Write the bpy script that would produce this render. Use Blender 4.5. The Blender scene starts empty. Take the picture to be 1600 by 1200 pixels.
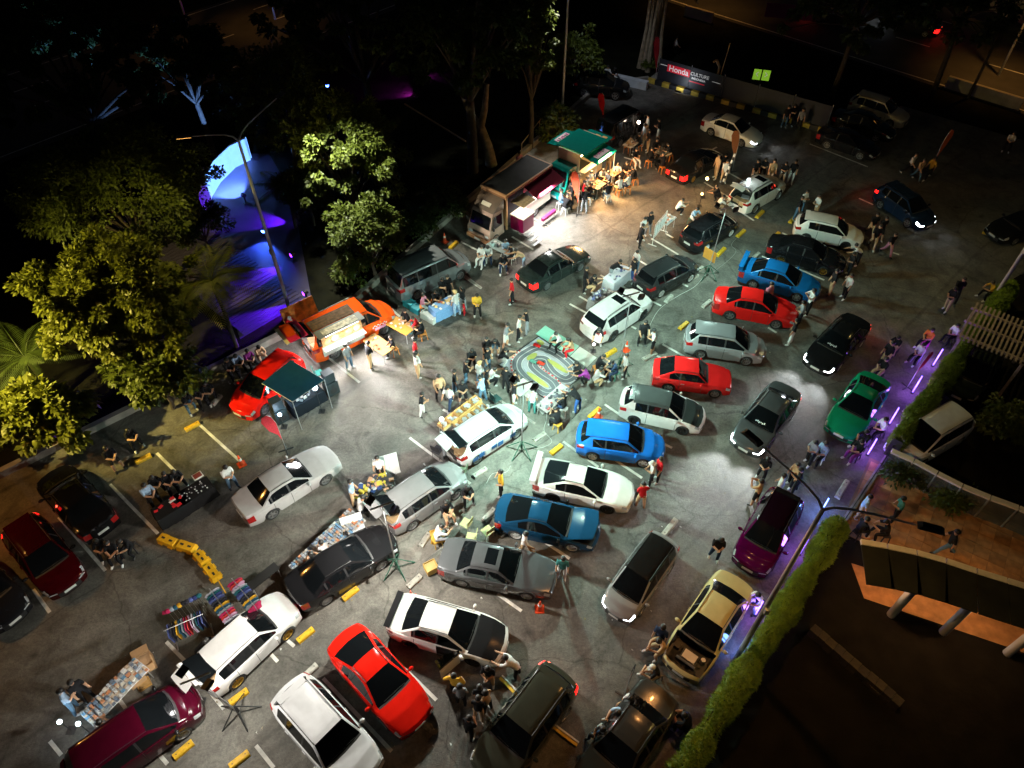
import bpy, bmesh, math, random
import numpy as np
from mathutils import Vector, Matrix
random.seed(7)
RNG = np.random.default_rng(11)
R = math.radians
scene = bpy.context.scene
COL = scene.collection

# ------------------------------------------------------------------ camera, sky, exposure
FPX, PITCH, CAMH = 1130.0, math.atan(1130.0 / 1033.0), 26.7
cam_data = bpy.data.cameras.new("camera")
cam = bpy.data.objects.new("camera", cam_data)
COL.objects.link(cam)
cam.location = (0, 0, CAMH)
cam.rotation_euler = (math.pi / 2 - PITCH, 0, 0)
cam_data.sensor_width = 36.0
cam_data.lens = 36.0 * FPX / 1600.0
cam_data.clip_end = 1000
cam_data.clip_start = 0.1
scene.camera = cam

world = bpy.data.worlds.new("World")
scene.world = world
world.use_nodes = True
wn = world.node_tree
for n in list(wn.nodes):
    wn.nodes.remove(n)
sky = wn.nodes.new("ShaderNodeTexSky")
sky.sky_type = 'NISHITA'
sky.sun_disc = False
sky.sun_elevation = R(25)
sky.sun_rotation = R(200)
bg = wn.nodes.new("ShaderNodeBackground")
bg.inputs[1].default_value = 0.0016
wo = wn.nodes.new("ShaderNodeOutputWorld")
wn.links.new(sky.outputs[0], bg.inputs[0])
wn.links.new(bg.outputs[0], wo.inputs[0])

moon = bpy.data.lights.new("moon", 'SUN')
moon.energy = 0.006
moon.angle = R(3)
moon.color = (1.0, 0.93, 0.85)
moon_o = bpy.data.objects.new("moon", moon)
COL.objects.link(moon_o)
moon_o.rotation_euler = (R(65), 0, R(200 + 180))

vs = scene.view_settings
vs.view_transform = 'Standard'
vs.look = 'None'
vs.exposure = 0.0
vs.gamma = 1.0
vs.use_curve_mapping = False
cy = scene.cycles
cy.use_denoising = True
cy.use_adaptive_sampling = True
cy.adaptive_threshold = 0.04
cy.max_bounces = 4
cy.diffuse_bounces = 1
cy.glossy_bounces = 2
cy.transmission_bounces = 4
cy.transparent_max_bounces = 6
cy.light_sampling_threshold = 0.03
cy.caustics_reflective = False
cy.caustics_refractive = False
cy.sample_clamp_indirect = 3.0
cy.sample_clamp_direct = 12.0
scene.render.use_motion_blur = False

# ------------------------------------------------------------------ helpers
SP, CP = math.sin(PITCH), math.cos(PITCH)


def P(px, py, z=0.0):
    """Point of the place at height z that the survey photo shows at (px, py)."""
    u, v = (px - 800) / FPX, (py - 600) / FPX
    t = (z - CAMH) / (-SP - v * CP)
    return Vector((u * t, (CP - v * SP) * t, z))


MATS = {}


def mat(key, col=(0.5, 0.5, 0.5), rough=0.6, metal=0.0, emit=None, es=0.0, coat=0.0, spec=0.5, var=0.0, vscale=8.0,
        bump=0.0, bscale=30.0, trans=0.0, alpha=1.0):
    if key in MATS:
        return MATS[key]
    m = bpy.data.materials.new(key)
    m.use_nodes = True
    nt = m.node_tree
    b = nt.nodes["Principled BSDF"]
    b.inputs["Base Color"].default_value = (*col, 1)
    b.inputs["Roughness"].default_value = rough
    b.inputs["Metallic"].default_value = metal
    b.inputs["Specular IOR Level"].default_value = spec
    b.inputs["Coat Weight"].default_value = coat
    b.inputs["Coat Roughness"].default_value = 0.03
    b.inputs["Transmission Weight"].default_value = trans
    b.inputs["Alpha"].default_value = alpha
    if emit:
        b.inputs["Emission Color"].default_value = (*emit, 1)
        b.inputs["Emission Strength"].default_value = es
    if var > 0 or bump > 0:
        tc = nt.nodes.new("ShaderNodeTexCoord")
        if var > 0:
            nz = nt.nodes.new("ShaderNodeTexNoise")
            nz.inputs["Scale"].default_value = vscale
            nz.inputs["Detail"].default_value = 5
            nt.links.new(tc.outputs["Object"], nz.inputs["Vector"])
            rp = nt.nodes.new("ShaderNodeValToRGB")
            rp.color_ramp.elements[0].position = 0.3
            rp.color_ramp.elements[1].position = 0.7
            rp.color_ramp.elements[0].color = (*[c * (1 - var) for c in col], 1)
            rp.color_ramp.elements[1].color = (*[min(1, c * (1 + var)) for c in col], 1)
            nt.links.new(nz.outputs["Fac"], rp.inputs[0])
            nt.links.new(rp.outputs[0], b.inputs["Base Color"])
        if bump > 0:
            nz2 = nt.nodes.new("ShaderNodeTexNoise")
            nz2.inputs["Scale"].default_value = bscale
            nz2.inputs["Detail"].default_value = 4
            nt.links.new(tc.outputs["Object"], nz2.inputs["Vector"])
            bp = nt.nodes.new("ShaderNodeBump")
            bp.inputs["Strength"].default_value = bump
            bp.inputs["Distance"].default_value = 0.02
            nt.links.new(nz2.outputs["Fac"], bp.inputs["Height"])
            nt.links.new(bp.outputs[0], b.inputs["Normal"])
    MATS[key] = m
    return m


def paint(col, metal=0.0, rough=0.16):
    return mat("paint_%.3f_%.3f_%.3f_%.1f" % (*col, metal), col, rough, metal, coat=0.6, spec=0.10, var=0.06, vscale=3)


def cloth(col):
    return mat("cloth_%.3f_%.3f_%.3f" % col, col, 0.9, spec=0.2, var=0.15, vscale=20)


def plastic(col, rough=0.45):
    return mat("plastic_%.3f_%.3f_%.3f" % col, col, rough, var=0.06, vscale=12)


def emitm(key, col, s):
    return mat(key, (0.8, 0.8, 0.8), 0.5, emit=col, es=s)


class MB:
    """Collects faces, builds one mesh."""

    def __init__(s):
        s.v, s.f, s.m = [], [], []
        s.T = None

    def add(s, vs, fs, mi=0):
        o = len(s.v)
        if s.T is not None:
            vs = [s.T @ Vector(q) for q in vs]
        s.v.extend([tuple(q) for q in vs])
        for k in fs:
            s.f.append(tuple(i + o for i in k))
            s.m.append(mi)
        return s

    def box(s, c, d, mi=0, rz=0.0, ry=0.0, taper=1.0):
        hx, hy, hz = d[0] / 2, d[1] / 2, d[2] / 2
        q = []
        M = Matrix.Rotation(rz, 3, 'Z') @ Matrix.Rotation(ry, 3, 'Y')
        for z in (-1, 1):
            t = taper if z > 0 else 1
            for x, y in ((-1, -1), (1, -1), (1, 1), (-1, 1)):
                q.append(M @ Vector((x * hx * t, y * hy * t, z * hz)) + Vector(c))
        return s.add(q, [(3, 2, 1, 0), (4, 5, 6, 7), (0, 1, 5, 4), (1, 2, 6, 5), (2, 3, 7, 6), (3, 0, 4, 7)], mi)

    def cyl(s, a, b, r0, r1=None, n=8, mi=0, caps=True):
        r1 = r0 if r1 is None else r1
        a, b = Vector(a), Vector(b)
        d = (b - a)
        if d.length < 1e-6:
            return s
        d.normalize()
        u = d.orthogonal().normalized()
        w = d.cross(u)
        q = []
        for p, r in ((a, r0), (b, r1)):
            for k in range(n):
                t = 2 * math.pi * k / n
                q.append(p + (u * math.cos(t) + w * math.sin(t)) * r)
        fs = [(k, (k + 1) % n, n + (k + 1) % n, n + k) for k in range(n)]
        if caps:
            fs += [tuple(range(n - 1, -1, -1)), tuple(range(n, 2 * n))]
        return s.add(q, fs, mi)

    def tube(s, pts, rad, n=6, mi=0):
        for k in range(len(pts) - 1):
            r0 = rad[k] if isinstance(rad, (list, tuple)) else rad
            r1 = rad[k + 1] if isinstance(rad, (list, tuple)) else rad
            s.cyl(pts[k], pts[k + 1], r0, r1, n, mi, caps=True)
        return s

    def ball(s, c, r, nu=10, nv=6, mi=0):
        if not isinstance(r, (tuple, list)):
            r = (r, r, r)
        q = [(c[0], c[1], c[2] - r[2])]
        for j in range(1, nv):
            t = -math.pi / 2 + math.pi * j / nv
            for k in range(nu):
                a = 2 * math.pi * k / nu
                q.append((c[0] + r[0] * math.cos(t) * math.cos(a), c[1] + r[1] * math.cos(t) * math.sin(a), c[2] + r[2] * math.sin(t)))
        q.append((c[0], c[1], c[2] + r[2]))
        fs = [(0, 1 + (k + 1) % nu, 1 + k) for k in range(nu)]
        for j in range(nv - 2):
            for k in range(nu):
                a, b = 1 + j * nu + k, 1 + j * nu + (k + 1) % nu
                fs.append((a, b, b + nu, a + nu))
        e = len(q) - 1
        fs += [(e, e - nu + k, e - nu + (k + 1) % nu) for k in range(nu)]
        return s.add(q, fs, mi)

    def prism(s, poly, z0, z1, mi=0):
        n = len(poly)
        q = [(x, y, z0) for x, y in poly] + [(x, y, z1) for x, y in poly]
        fs = [tuple(range(n - 1, -1, -1)), tuple(range(n, 2 * n))]
        fs += [(k, (k + 1) % n, n + (k + 1) % n, n + k) for k in range(n)]
        return s.add(q, fs, mi)

    def grid(s, rows, mi=0):
        nr, nc = len(rows), len(rows[0])
        q = [p for r in rows for p in r]
        fs = [(i * nc + j, i * nc + j + 1, (i + 1) * nc + j + 1, (i + 1) * nc + j) for i in range(nr - 1) for j in range(nc - 1)]
        return s.add(q, fs, mi)

    def mesh(s, name, smooth=None):
        me = bpy.data.meshes.new(name)
        me.from_pydata(s.v, [], s.f)
        me.polygons.foreach_set("material_index", s.m)
        if smooth is not None:
            me.polygons.foreach_set("use_smooth", [True] * len(s.f))
            if smooth < 180:
                me.set_sharp_from_angle(angle=R(smooth))
        me.update()
        return me

    def obj(s, name, mats, parent=None, loc=None, smooth=None):
        return link(name, s.mesh(name, smooth), mats, parent, loc)


def link(name, me, mats, parent=None, loc=None, rot=None):
    if not isinstance(mats, (list, tuple)):
        mats = [mats]
    while len(me.materials) < len(mats):
        me.materials.append(None)
    o = bpy.data.objects.new(name, me)
    COL.objects.link(o)
    for k, m in enumerate(mats):
        sl = o.material_slots[k]
        sl.link = 'OBJECT'
        sl.material = m
    if parent is not None:
        o.parent = parent
    if loc is not None:
        o.location = loc
    if rot is not None:
        o.rotation_euler = rot
    return o


THINGS = []
LANDMARKS = []          # (x, y, short description)


def tag(o, label, cat, group=None, kind=None, auto=None):
    o["label"] = label
    o["category"] = cat
    if group:
        o["group"] = group
    if kind:
        o["kind"] = kind
    THINGS.append([o, label, auto])
    return o


def thing(name, label, cat, loc=(0, 0, 0), rz=0.0, group=None, auto=None):
    o = bpy.data.objects.new(name, None)
    o.empty_display_size = 0.2
    COL.objects.link(o)
    o.location = loc
    o.rotation_euler = (0, 0, rz)
    return tag(o, label, cat, group, None, auto)


def structure(o):
    o["kind"] = "structure"
    return o


def lamp(name, kind, loc, energy, col, parent=None, size=0.1, spot=None, blend=0.5, aim=None):
    d = bpy.data.lights.new(name, kind)
    d.energy = energy
    d.color = col
    if kind == 'AREA':
        d.size = size
    else:
        d.shadow_soft_size = size
    if kind == 'SPOT':
        d.spot_size = R(spot or 120)
        d.spot_blend = blend
    o = bpy.data.objects.new(name, d)
    COL.objects.link(o)
    o.location = loc
    if parent is not None:
        o.parent = parent
    if aim is not None:
        o.rotation_euler = Vector(aim).to_track_quat('-Z', 'Y').to_euler()
    return o


def letters(name, text, size, parent, loc, rot, m, depth=0.004, align='CENTER'):
    c = bpy.data.curves.new(name, 'FONT')
    c.body = text
    c.size = size
    c.extrude = depth
    c.align_x = align
    c.align_y = 'CENTER'
    c.offset = 0.006
    tmp = bpy.data.objects.new(name, c)
    COL.objects.link(tmp)
    dg = bpy.context.evaluated_depsgraph_get()
    me = bpy.data.meshes.new_from_object(tmp.evaluated_get(dg))
    bpy.data.objects.remove(tmp)
    bpy.data.curves.remove(c)
    me.materials.clear()
    return link(name, me, m, parent, loc, rot)


BLACK = plastic((0.012, 0.012, 0.013), 0.5)
TRIM = plastic((0.02, 0.02, 0.022), 0.6)
GLASS = mat("dark_glass", (0.004, 0.005, 0.006), 0.05, coat=0.1, spec=0.38)  # black of unlit night cabins put into the opaque glass colour
RUBBER = plastic((0.015, 0.015, 0.016), 0.85)
CHROME = mat("alloy", (0.62, 0.62, 0.64), 0.28, 0.9)
STEEL = mat("galvanised", (0.45, 0.47, 0.48), 0.45, 0.6, var=0.15, vscale=5)
WHITEP = plastic((0.75, 0.75, 0.74))
YELLOW = mat("yellow_paint", (0.62, 0.36, 0.015), 0.6, var=0.25, vscale=7, bump=0.3)
# ------------------------------------------------------------------ the setting
def asphalt():
    m = bpy.data.materials.new("asphalt")
    m.use_nodes = True
    nt = m.node_tree
    b = nt.nodes["Principled BSDF"]
    L = nt.links.new
    tc = nt.nodes.new("ShaderNodeTexCoord")

    def noise(sc, det=6, rough=0.6, dist=0.0):
        n = nt.nodes.new("ShaderNodeTexNoise")
        n.inputs["Scale"].default_value = sc
        n.inputs["Detail"].default_value = det
        n.inputs["Roughness"].default_value = rough
        n.inputs["Distortion"].default_value = dist
        L(tc.outputs["Object"], n.inputs["Vector"])
        return n

    def ramp(src, p0, p1, c0, c1):
        r = nt.nodes.new("ShaderNodeValToRGB")
        r.color_ramp.elements[0].position, r.color_ramp.elements[1].position = p0, p1
        r.color_ramp.elements[0].color, r.color_ramp.elements[1].color = (*c0, 1), (*c1, 1)
        L(src, r.inputs[0])
        return r

    def mix(kind, fac, a, b_):
        x = nt.nodes.new("ShaderNodeMix")
        x.data_type = 'RGBA'
        x.blend_type = kind
        x.inputs[0].default_value = fac
        L(a, x.inputs[6])
        L(b_, x.inputs[7])
        return x
    big = ramp(noise(0.16, 5, 0.62, 0.4).outputs["Fac"], 0.32, 0.72, (0.105, 0.098, 0.086), (0.185, 0.172, 0.150))
    mid = ramp(noise(0.9, 7, 0.7, 0.8).outputs["Fac"], 0.36, 0.66, (0.55, 0.55, 0.55), (1.18, 1.18, 1.18))
    fine = ramp(noise(9, 6, 0.8).outputs["Fac"], 0.32, 0.7, (0.62, 0.62, 0.62), (1.3, 1.3, 1.3))
    stain = ramp(noise(0.42, 3, 0.5, 1.2).outputs["Fac"], 0.63, 0.74, (1, 1, 1), (0.42, 0.41, 0.40))
    x1 = mix('MULTIPLY', 1.0, big.outputs[0], mid.outputs[0])
    x2 = mix('MULTIPLY', 1.0, x1.outputs[2], fine.outputs[0])
    x3 = mix('MULTIPLY', 0.8, x2.outputs[2], stain.outputs[0])
    # long repair seams along the bays
    mp = nt.nodes.new("ShaderNodeMapping")
    mp.inputs["Rotation"].default_value = (0, 0, R(-44))
    L(tc.outputs["Object"], mp.inputs["Vector"])
    wv = nt.nodes.new("ShaderNodeTexWave")
    wv.inputs["Scale"].default_value = 0.055
    wv.inputs["Distortion"].default_value = 1.1
    wv.inputs["Detail"].default_value = 4
    wv.bands_direction = 'Y'
    L(mp.outputs[0], wv.inputs["Vector"])
    seam = ramp(wv.outputs["Fac"], 0.0, 0.0035, (0.45, 0.45, 0.45), (1, 1, 1))
    x4 = mix('MULTIPLY', 0.5, x3.outputs[2], seam.outputs[0])
    # cracks and oil drips
    wob = noise(0.7, 4, 0.6)
    va = nt.nodes.new("ShaderNodeVectorMath")
    va.operation = 'ADD'
    L(tc.outputs["Object"], va.inputs[0])
    L(wob.outputs["Color"], va.inputs[1])
    vo = nt.nodes.new("ShaderNodeTexVoronoi")
    vo.feature = 'DISTANCE_TO_EDGE'
    vo.inputs["Scale"].default_value = 0.16
    L(va.outputs[0], vo.inputs["Vector"])
    crack = ramp(vo.outputs["Distance"], 0.001, 0.006, (0.45, 0.44, 0.42), (1, 1, 1))
    x5 = mix('MULTIPLY', 0.8, x4.outputs[2], crack.outputs[0])
    v2 = nt.nodes.new("ShaderNodeTexVoronoi")
    v2.inputs["Scale"].default_value = 0.62
    L(va.outputs[0], v2.inputs["Vector"])
    oil = ramp(v2.outputs["Distance"], 0.05, 0.16, (0.35, 0.34, 0.33), (1, 1, 1))
    x6 = mix('MULTIPLY', 0.75, x5.outputs[2], oil.outputs[0])
    v3 = nt.nodes.new("ShaderNodeTexVoronoi")
    v3.inputs["Scale"].default_value = 5.5
    L(va.outputs[0], v3.inputs["Vector"])
    drip = ramp(v3.outputs["Distance"], 0.06, 0.13, (0.5, 0.49, 0.47), (1, 1, 1))
    x7 = mix('MULTIPLY', 0.5, x6.outputs[2], drip.outputs[0])
    L(x7.outputs[2], b.inputs["Base Color"])
    rr = nt.nodes.new("ShaderNodeMapRange")
    rr.inputs[1].default_value, rr.inputs[2].default_value = 0.3, 0.7
    rr.inputs[3].default_value, rr.inputs[4].default_value = 0.55, 0.85
    L(noise(0.5, 4).outputs["Fac"], rr.inputs[0])
    L(rr.outputs[0], b.inputs["Roughness"])
    b.inputs["Specular IOR Level"].default_value = 0.35
    h = nt.nodes.new("ShaderNodeMath")
    h.operation = 'ADD'
    L(noise(30, 4, 0.7).outputs["Fac"], h.inputs[0])
    L(noise(1.6, 6, 0.7, 0.5).outputs["Fac"], h.inputs[1])
    bp = nt.nodes.new("ShaderNodeBump")
    bp.inputs["Strength"].default_value = 0.9
    bp.inputs["Distance"].default_value = 0.035
    L(h.outputs[0], bp.inputs["Height"])
    L(bp.outputs[0], b.inputs["Normal"])
    return m


def sheet(name, pts, z, m):
    mb = MB()
    mb.add([(p[0], p[1], z) for p in pts], [tuple(range(len(pts)))])
    o = mb.obj(name, m)
    if o.data.polygons[0].normal.z < 0:
        o.data.flip_normals()
    return structure(o)


ASPH = asphalt()
SOIL = mat("soil", (0.010, 0.010, 0.006), 0.95, spec=0.05, var=0.5, vscale=0.8, bump=0.6, bscale=6)
sheet("ground", [(-260, -120), (260, -120), (260, 330), (-260, 330)], 0.0, SOIL)
KL = [(-48, -3.0), (-22.9, 18.6), (-8.6, 30.6), (-4.4, 37.5), (2.6, 49.0), (7.2, 56.6), (11.0, 57.5)]   # left edge of the car park
KT = [(11.0, 57.5), (24.6, 48.3)]
FR = [(27.9, 32.0), (5.4, 6.6), (-14.0, -15.5)]                                                            # fence line on the right
lot = KL + KT[1:] + [(30, 53.5), (52, 37.0), (52, 33.5), (29.5, 33.0)] + FR + [(-48, -30)]
sheet("car_park", lot, 0.004, ASPH)

# streets behind
ROAD = mat("street_asphalt", (0.05, 0.047, 0.043), 0.8, var=0.25, vscale=0.6, bump=0.3)
LINEP = mat("line_paint", (0.62, 0.61, 0.57), 0.7, var=0.35, vscale=2.5, bump=0.4)
a, b_ = P(-40, 215), P(520, 10)
d = (b_ - a).normalized()
nrm = Vector((-d.y, d.x, 0))
a -= d * 40
b_ += d * 40
sheet("street", [a - nrm * 5, b_ - nrm * 5, b_ + nrm * 9, a + nrm * 9], 0.004, ROAD)
for off, dash in ((-4.2, 0), (1.5, 1), (5.0, 1), (8.4, 0)):
    mb = MB()
    Ln = (b_ - a).length
    t = 0.0
    while t < Ln:
        e = min(Ln, t + (3.0 if dash else 40))
        p0, p1 = a + d * t + nrm * off, a + d * e + nrm * off
        w = nrm * 0.07
        mb.add([p0 - w, p1 - w, p1 + w, p0 + w], [(0, 1, 2, 3)])
        t = e + (4.5 if dash else 0)
    o = structure(mb.obj("road_marking", LINEP))
    o.location.z = 0.010
a2, b2 = P(1040, -30), P(1640, 150)
d2 = (b2 - a2).normalized()
n2 = Vector((-d2.y, d2.x, 0))
a2 -= d2 * 25
b2 += d2 * 40
sheet("street", [a2 - n2 * 4.5, b2 - n2 * 4.5, b2 + n2 * 22, a2 + n2 * 22], 0.004, ROAD)
for off in (-3.9, 2.6, 9.0, 15.5):
    mb = MB()
    Ln = (b2 - a2).length
    t = 0.0
    while t < Ln:
        e = min(Ln, t + (40 if off in (-3.9, 15.5) else 3.0))
        p0, p1 = a2 + d2 * t + n2 * off, a2 + d2 * e + n2 * off
        w = n2 * 0.08
        mb.add([p0 - w, p1 - w, p1 + w, p0 + w], [(0, 1, 2, 3)])
        t = e + (0 if off in (-3.9, 15.5) else 5)
    o = structure(mb.obj("road_marking", LINEP))
    o.location.z = 0.010

# blue-lit plaza on the left and the courtyard on the right
PLZ = mat("plaza_paving", (0.055, 0.045, 0.09), 0.55, var=0.2, vscale=0.7, bump=0.2)
plz = [P(375, 530), P(486, 464), P(456, 300), P(420, 240), P(350, 240), P(310, 330)]
sheet("plaza_pavement", plz, 0.004, PLZ)
mb = MB()                                   # deck boards of the plaza, as raised slats
dd = (plz[1] - plz[0]).normalized()
nn = Vector((-dd.y, dd.x, 0))
for k in range(34):
    c0 = plz[0] + dd * 0.3 + nn * (0.25 + k * 0.30)
    ln = (plz[1] - plz[0]).length - 0.6
    c = c0 + dd * ln / 2
    x = structure(MB().box((0, 0, 0), (ln, 0.24, 0.04)).obj("plank", PLZ, bpy.data.objects["plaza_pavement"], (c.x, c.y, 0.024)))
    x.rotation_euler = (0, 0, math.atan2(dd.y, dd.x))
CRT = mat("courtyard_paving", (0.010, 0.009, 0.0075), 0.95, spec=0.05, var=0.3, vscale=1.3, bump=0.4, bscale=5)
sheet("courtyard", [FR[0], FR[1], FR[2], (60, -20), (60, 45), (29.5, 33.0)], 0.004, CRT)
SLABM = mat("walkway_slab", (0.30, 0.19, 0.10), 0.8, var=0.25, vscale=2.0, bump=0.3)

# painted bay lines: (x0,y0,x1,y1)
BAYS = [(310, 662, 383, 728), (245, 708, 285, 748), (172, 757, 247, 834), (92, 808, 165, 892), (52, 921, 78, 957),
        (260, 1003, 292, 1036), (300, 1046, 350, 1108), (177, 1080, 200, 1112), (246, 1176, 262, 1194), (78, 1158, 96, 1180),
        (450, 905, 462, 928), (423, 1022, 434, 1034), (447, 999, 460, 1010), (505, 1060, 612, 1174), (400, 1165, 428, 1200),
        (576, 990, 682, 1094), (777, 928, 815, 955), (845, 843, 890, 873), (640, 684, 735, 756), (692, 640, 745, 668),
        (762, 613, 836, 662), (880, 690, 935, 730), (958, 717, 1003, 747), (945, 632, 1000, 670), (1030, 690, 1050, 700),
        (510, 557, 562, 598), (690, 403, 752, 450), (716, 427, 752, 451), (608, 480, 625, 495), (830, 340, 872, 360), (800, 370, 833, 390),
        (720, 378, 748, 392), (905, 463, 938, 482), (890, 475, 925, 494), (938, 430, 948, 436), (965, 444, 1033, 478), (1065, 443, 1075, 448),
        (1000, 408, 1015, 417), (1018, 373, 1060, 398), (1040, 365, 1052, 372), (1035, 538, 1078, 562), (1026, 556, 1040, 564), (986, 510, 994, 514),
        (1100, 285, 1150, 315), (1155, 330, 1178, 345), (1222, 364, 1236, 370), (1242, 418, 1288, 438), (1190, 400, 1212, 412), (1200, 512, 1213, 520),
        (1265, 225, 1356, 261), (1342, 310, 1364, 320), (975, 246, 988, 250), (1105, 238, 1120, 230), (1135, 268, 1165, 285), (1395, 395, 1405, 398)]
for k, (x0, y0, x1, y1) in enumerate(BAYS):
    p, q = P(x0, y0), P(x1, y1)
    u = (q - p)
    u.normalize()
    w = Vector((-u.y, u.x, 0)) * 0.065
    mb = MB()
    mb.add([p - w, q - w, q + w, p + w], [(0, 1, 2, 3)])
    o = structure(mb.obj("bay_marking", LINEP))
    o.location.z = 0.012

# ----- kerbs and low walls
CONC = mat("concrete", (0.24, 0.22, 0.19), 0.85, var=0.3, vscale=1.5, bump=0.5, bscale=10)
for k in range(len(KL) - 1):
    p, q = Vector((*KL[k], 0)), Vector((*KL[k + 1], 0))
    u = (q - p)
    ln = u.length
    u.normalize()
    n = Vector((-u.y, u.x, 0))
    c = (p + q) / 2 + n * 0.14
    o = MB().box((0, 0, 0.19), (ln + 0.1, 0.28, 0.38)).obj("kerb", CONC, None, (c.x, c.y, 0))
    o.rotation_euler = (0, 0, math.atan2(u.y, u.x))
    structure(o)
tk0, tk1 = Vector((*KT[0], 0)), Vector((*KT[1], 0))
u = (tk1 - tk0)
nblk = 26
stp = u.length / nblk
u.normalize()
n = Vector((-u.y, u.x, 0))
kt = structure(MB().box((0, 0, 0.13), ((tk1 - tk0).length, 1.3, 0.26)).obj("kerb", CONC, None, tuple((tk0 + tk1) / 2 + n * 0.82)))
kt.rotation_euler = (0, 0, math.atan2(u.y, u.x))
YK = mat("kerb_yellow", (0.55, 0.38, 0.05), 0.7, var=0.3, vscale=4)
for k in range(nblk):
    o = MB().box((0, 0, 0), (stp * 0.97, 0.32, 0.34)).obj("kerb_block", YK if k % 2 == 0 else TRIM, kt)
    o.location = ((k + 0.5) * stp - (tk1 - tk0).length / 2, -0.80, 0.17)
# ------------------------------------------------------------------ cars
TYPES = {
    # L, W, H, rw, xf, xr, zn, zc, belt, zd, xwb, xwt, xrt, xrb, roof half width, doors, hatch
    'sedan': dict(L=4.55, W=1.76, H=1.42, rw=.31, xf=1.33, xr=-1.30, zn=.66, zc=.93, belt=.90, zd=.97, xwb=1.02, xwt=.22, xrt=-.92, xrb=-1.62, wr=.56, doors=2, hatch=0, bf=.26, br=.16),
    'saloon': dict(L=4.70, W=1.74, H=1.38, rw=.31, xf=1.40, xr=-1.33, zn=.66, zc=.90, belt=.88, zd=.95, xwb=.82, xwt=.15, xrt=-.98, xrb=-1.55, wr=.57, doors=2, hatch=0, bf=.14, br=.10),
    'coupe': dict(L=4.45, W=1.76, H=1.30, rw=.32, xf=1.34, xr=-1.25, zn=.58, zc=.85, belt=.83, zd=.92, xwb=.92, xwt=.05, xrt=-.75, xrb=-1.72, wr=.53, doors=1, hatch=0, bf=.24, br=.20),
    'hatch': dict(L=4.05, W=1.70, H=1.43, rw=.30, xf=1.22, xr=-1.25, zn=.66, zc=.92, belt=.89, zd=.98, xwb=.98, xwt=.30, xrt=-1.40, xrb=-1.82, wr=.57, doors=1, hatch=1, bf=.24, br=.16),
    'hatch5': dict(L=4.15, W=1.72, H=1.50, rw=.31, xf=1.28, xr=-1.25, zn=.70, zc=.97, belt=.94, zd=1.02, xwb=1.12, xwt=.35, xrt=-1.45, xrb=-1.86, wr=.57, doors=2, hatch=1, bf=.28, br=.18),
    'suv': dict(L=4.38, W=1.82, H=1.66, rw=.36, xf=1.32, xr=-1.30, zn=.86, zc=1.08, belt=1.04, zd=1.12, xwb=1.02, xwt=.38, xrt=-1.55, xrb=-1.98, wr=.60, doors=2, hatch=1, bf=.24, br=.18),
    'mpv': dict(L=4.45, W=1.72, H=1.66, rw=.31, xf=1.38, xr=-1.32, zn=.74, zc=1.05, belt=.98, zd=1.08, xwb=1.45, xwt=.52, xrt=-1.65, xrb=-2.04, wr=.60, doors=2, hatch=1, bf=.30, br=.16),
    'van': dict(L=4.90, W=1.90, H=1.90, rw=.33, xf=1.60, xr=-1.45, zn=.86, zc=1.12, belt=1.08, zd=1.15, xwb=1.55, xwt=.85, xrt=-2.12, xrb=-2.34, wr=.72, doors=2, hatch=1, bf=.24, br=.10),
    'classic': dict(L=3.85, W=1.60, H=1.36, rw=.29, xf=1.20, xr=-1.10, zn=.72, zc=.88, belt=.86, zd=.93, xwb=.68, xwt=.22, xrt=-.95, xrb=-1.62, wr=.56, doors=1, hatch=1, bf=.06, br=.06),
}


def lerp(a, b, t):
    return a + (b - a) * t


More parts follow.
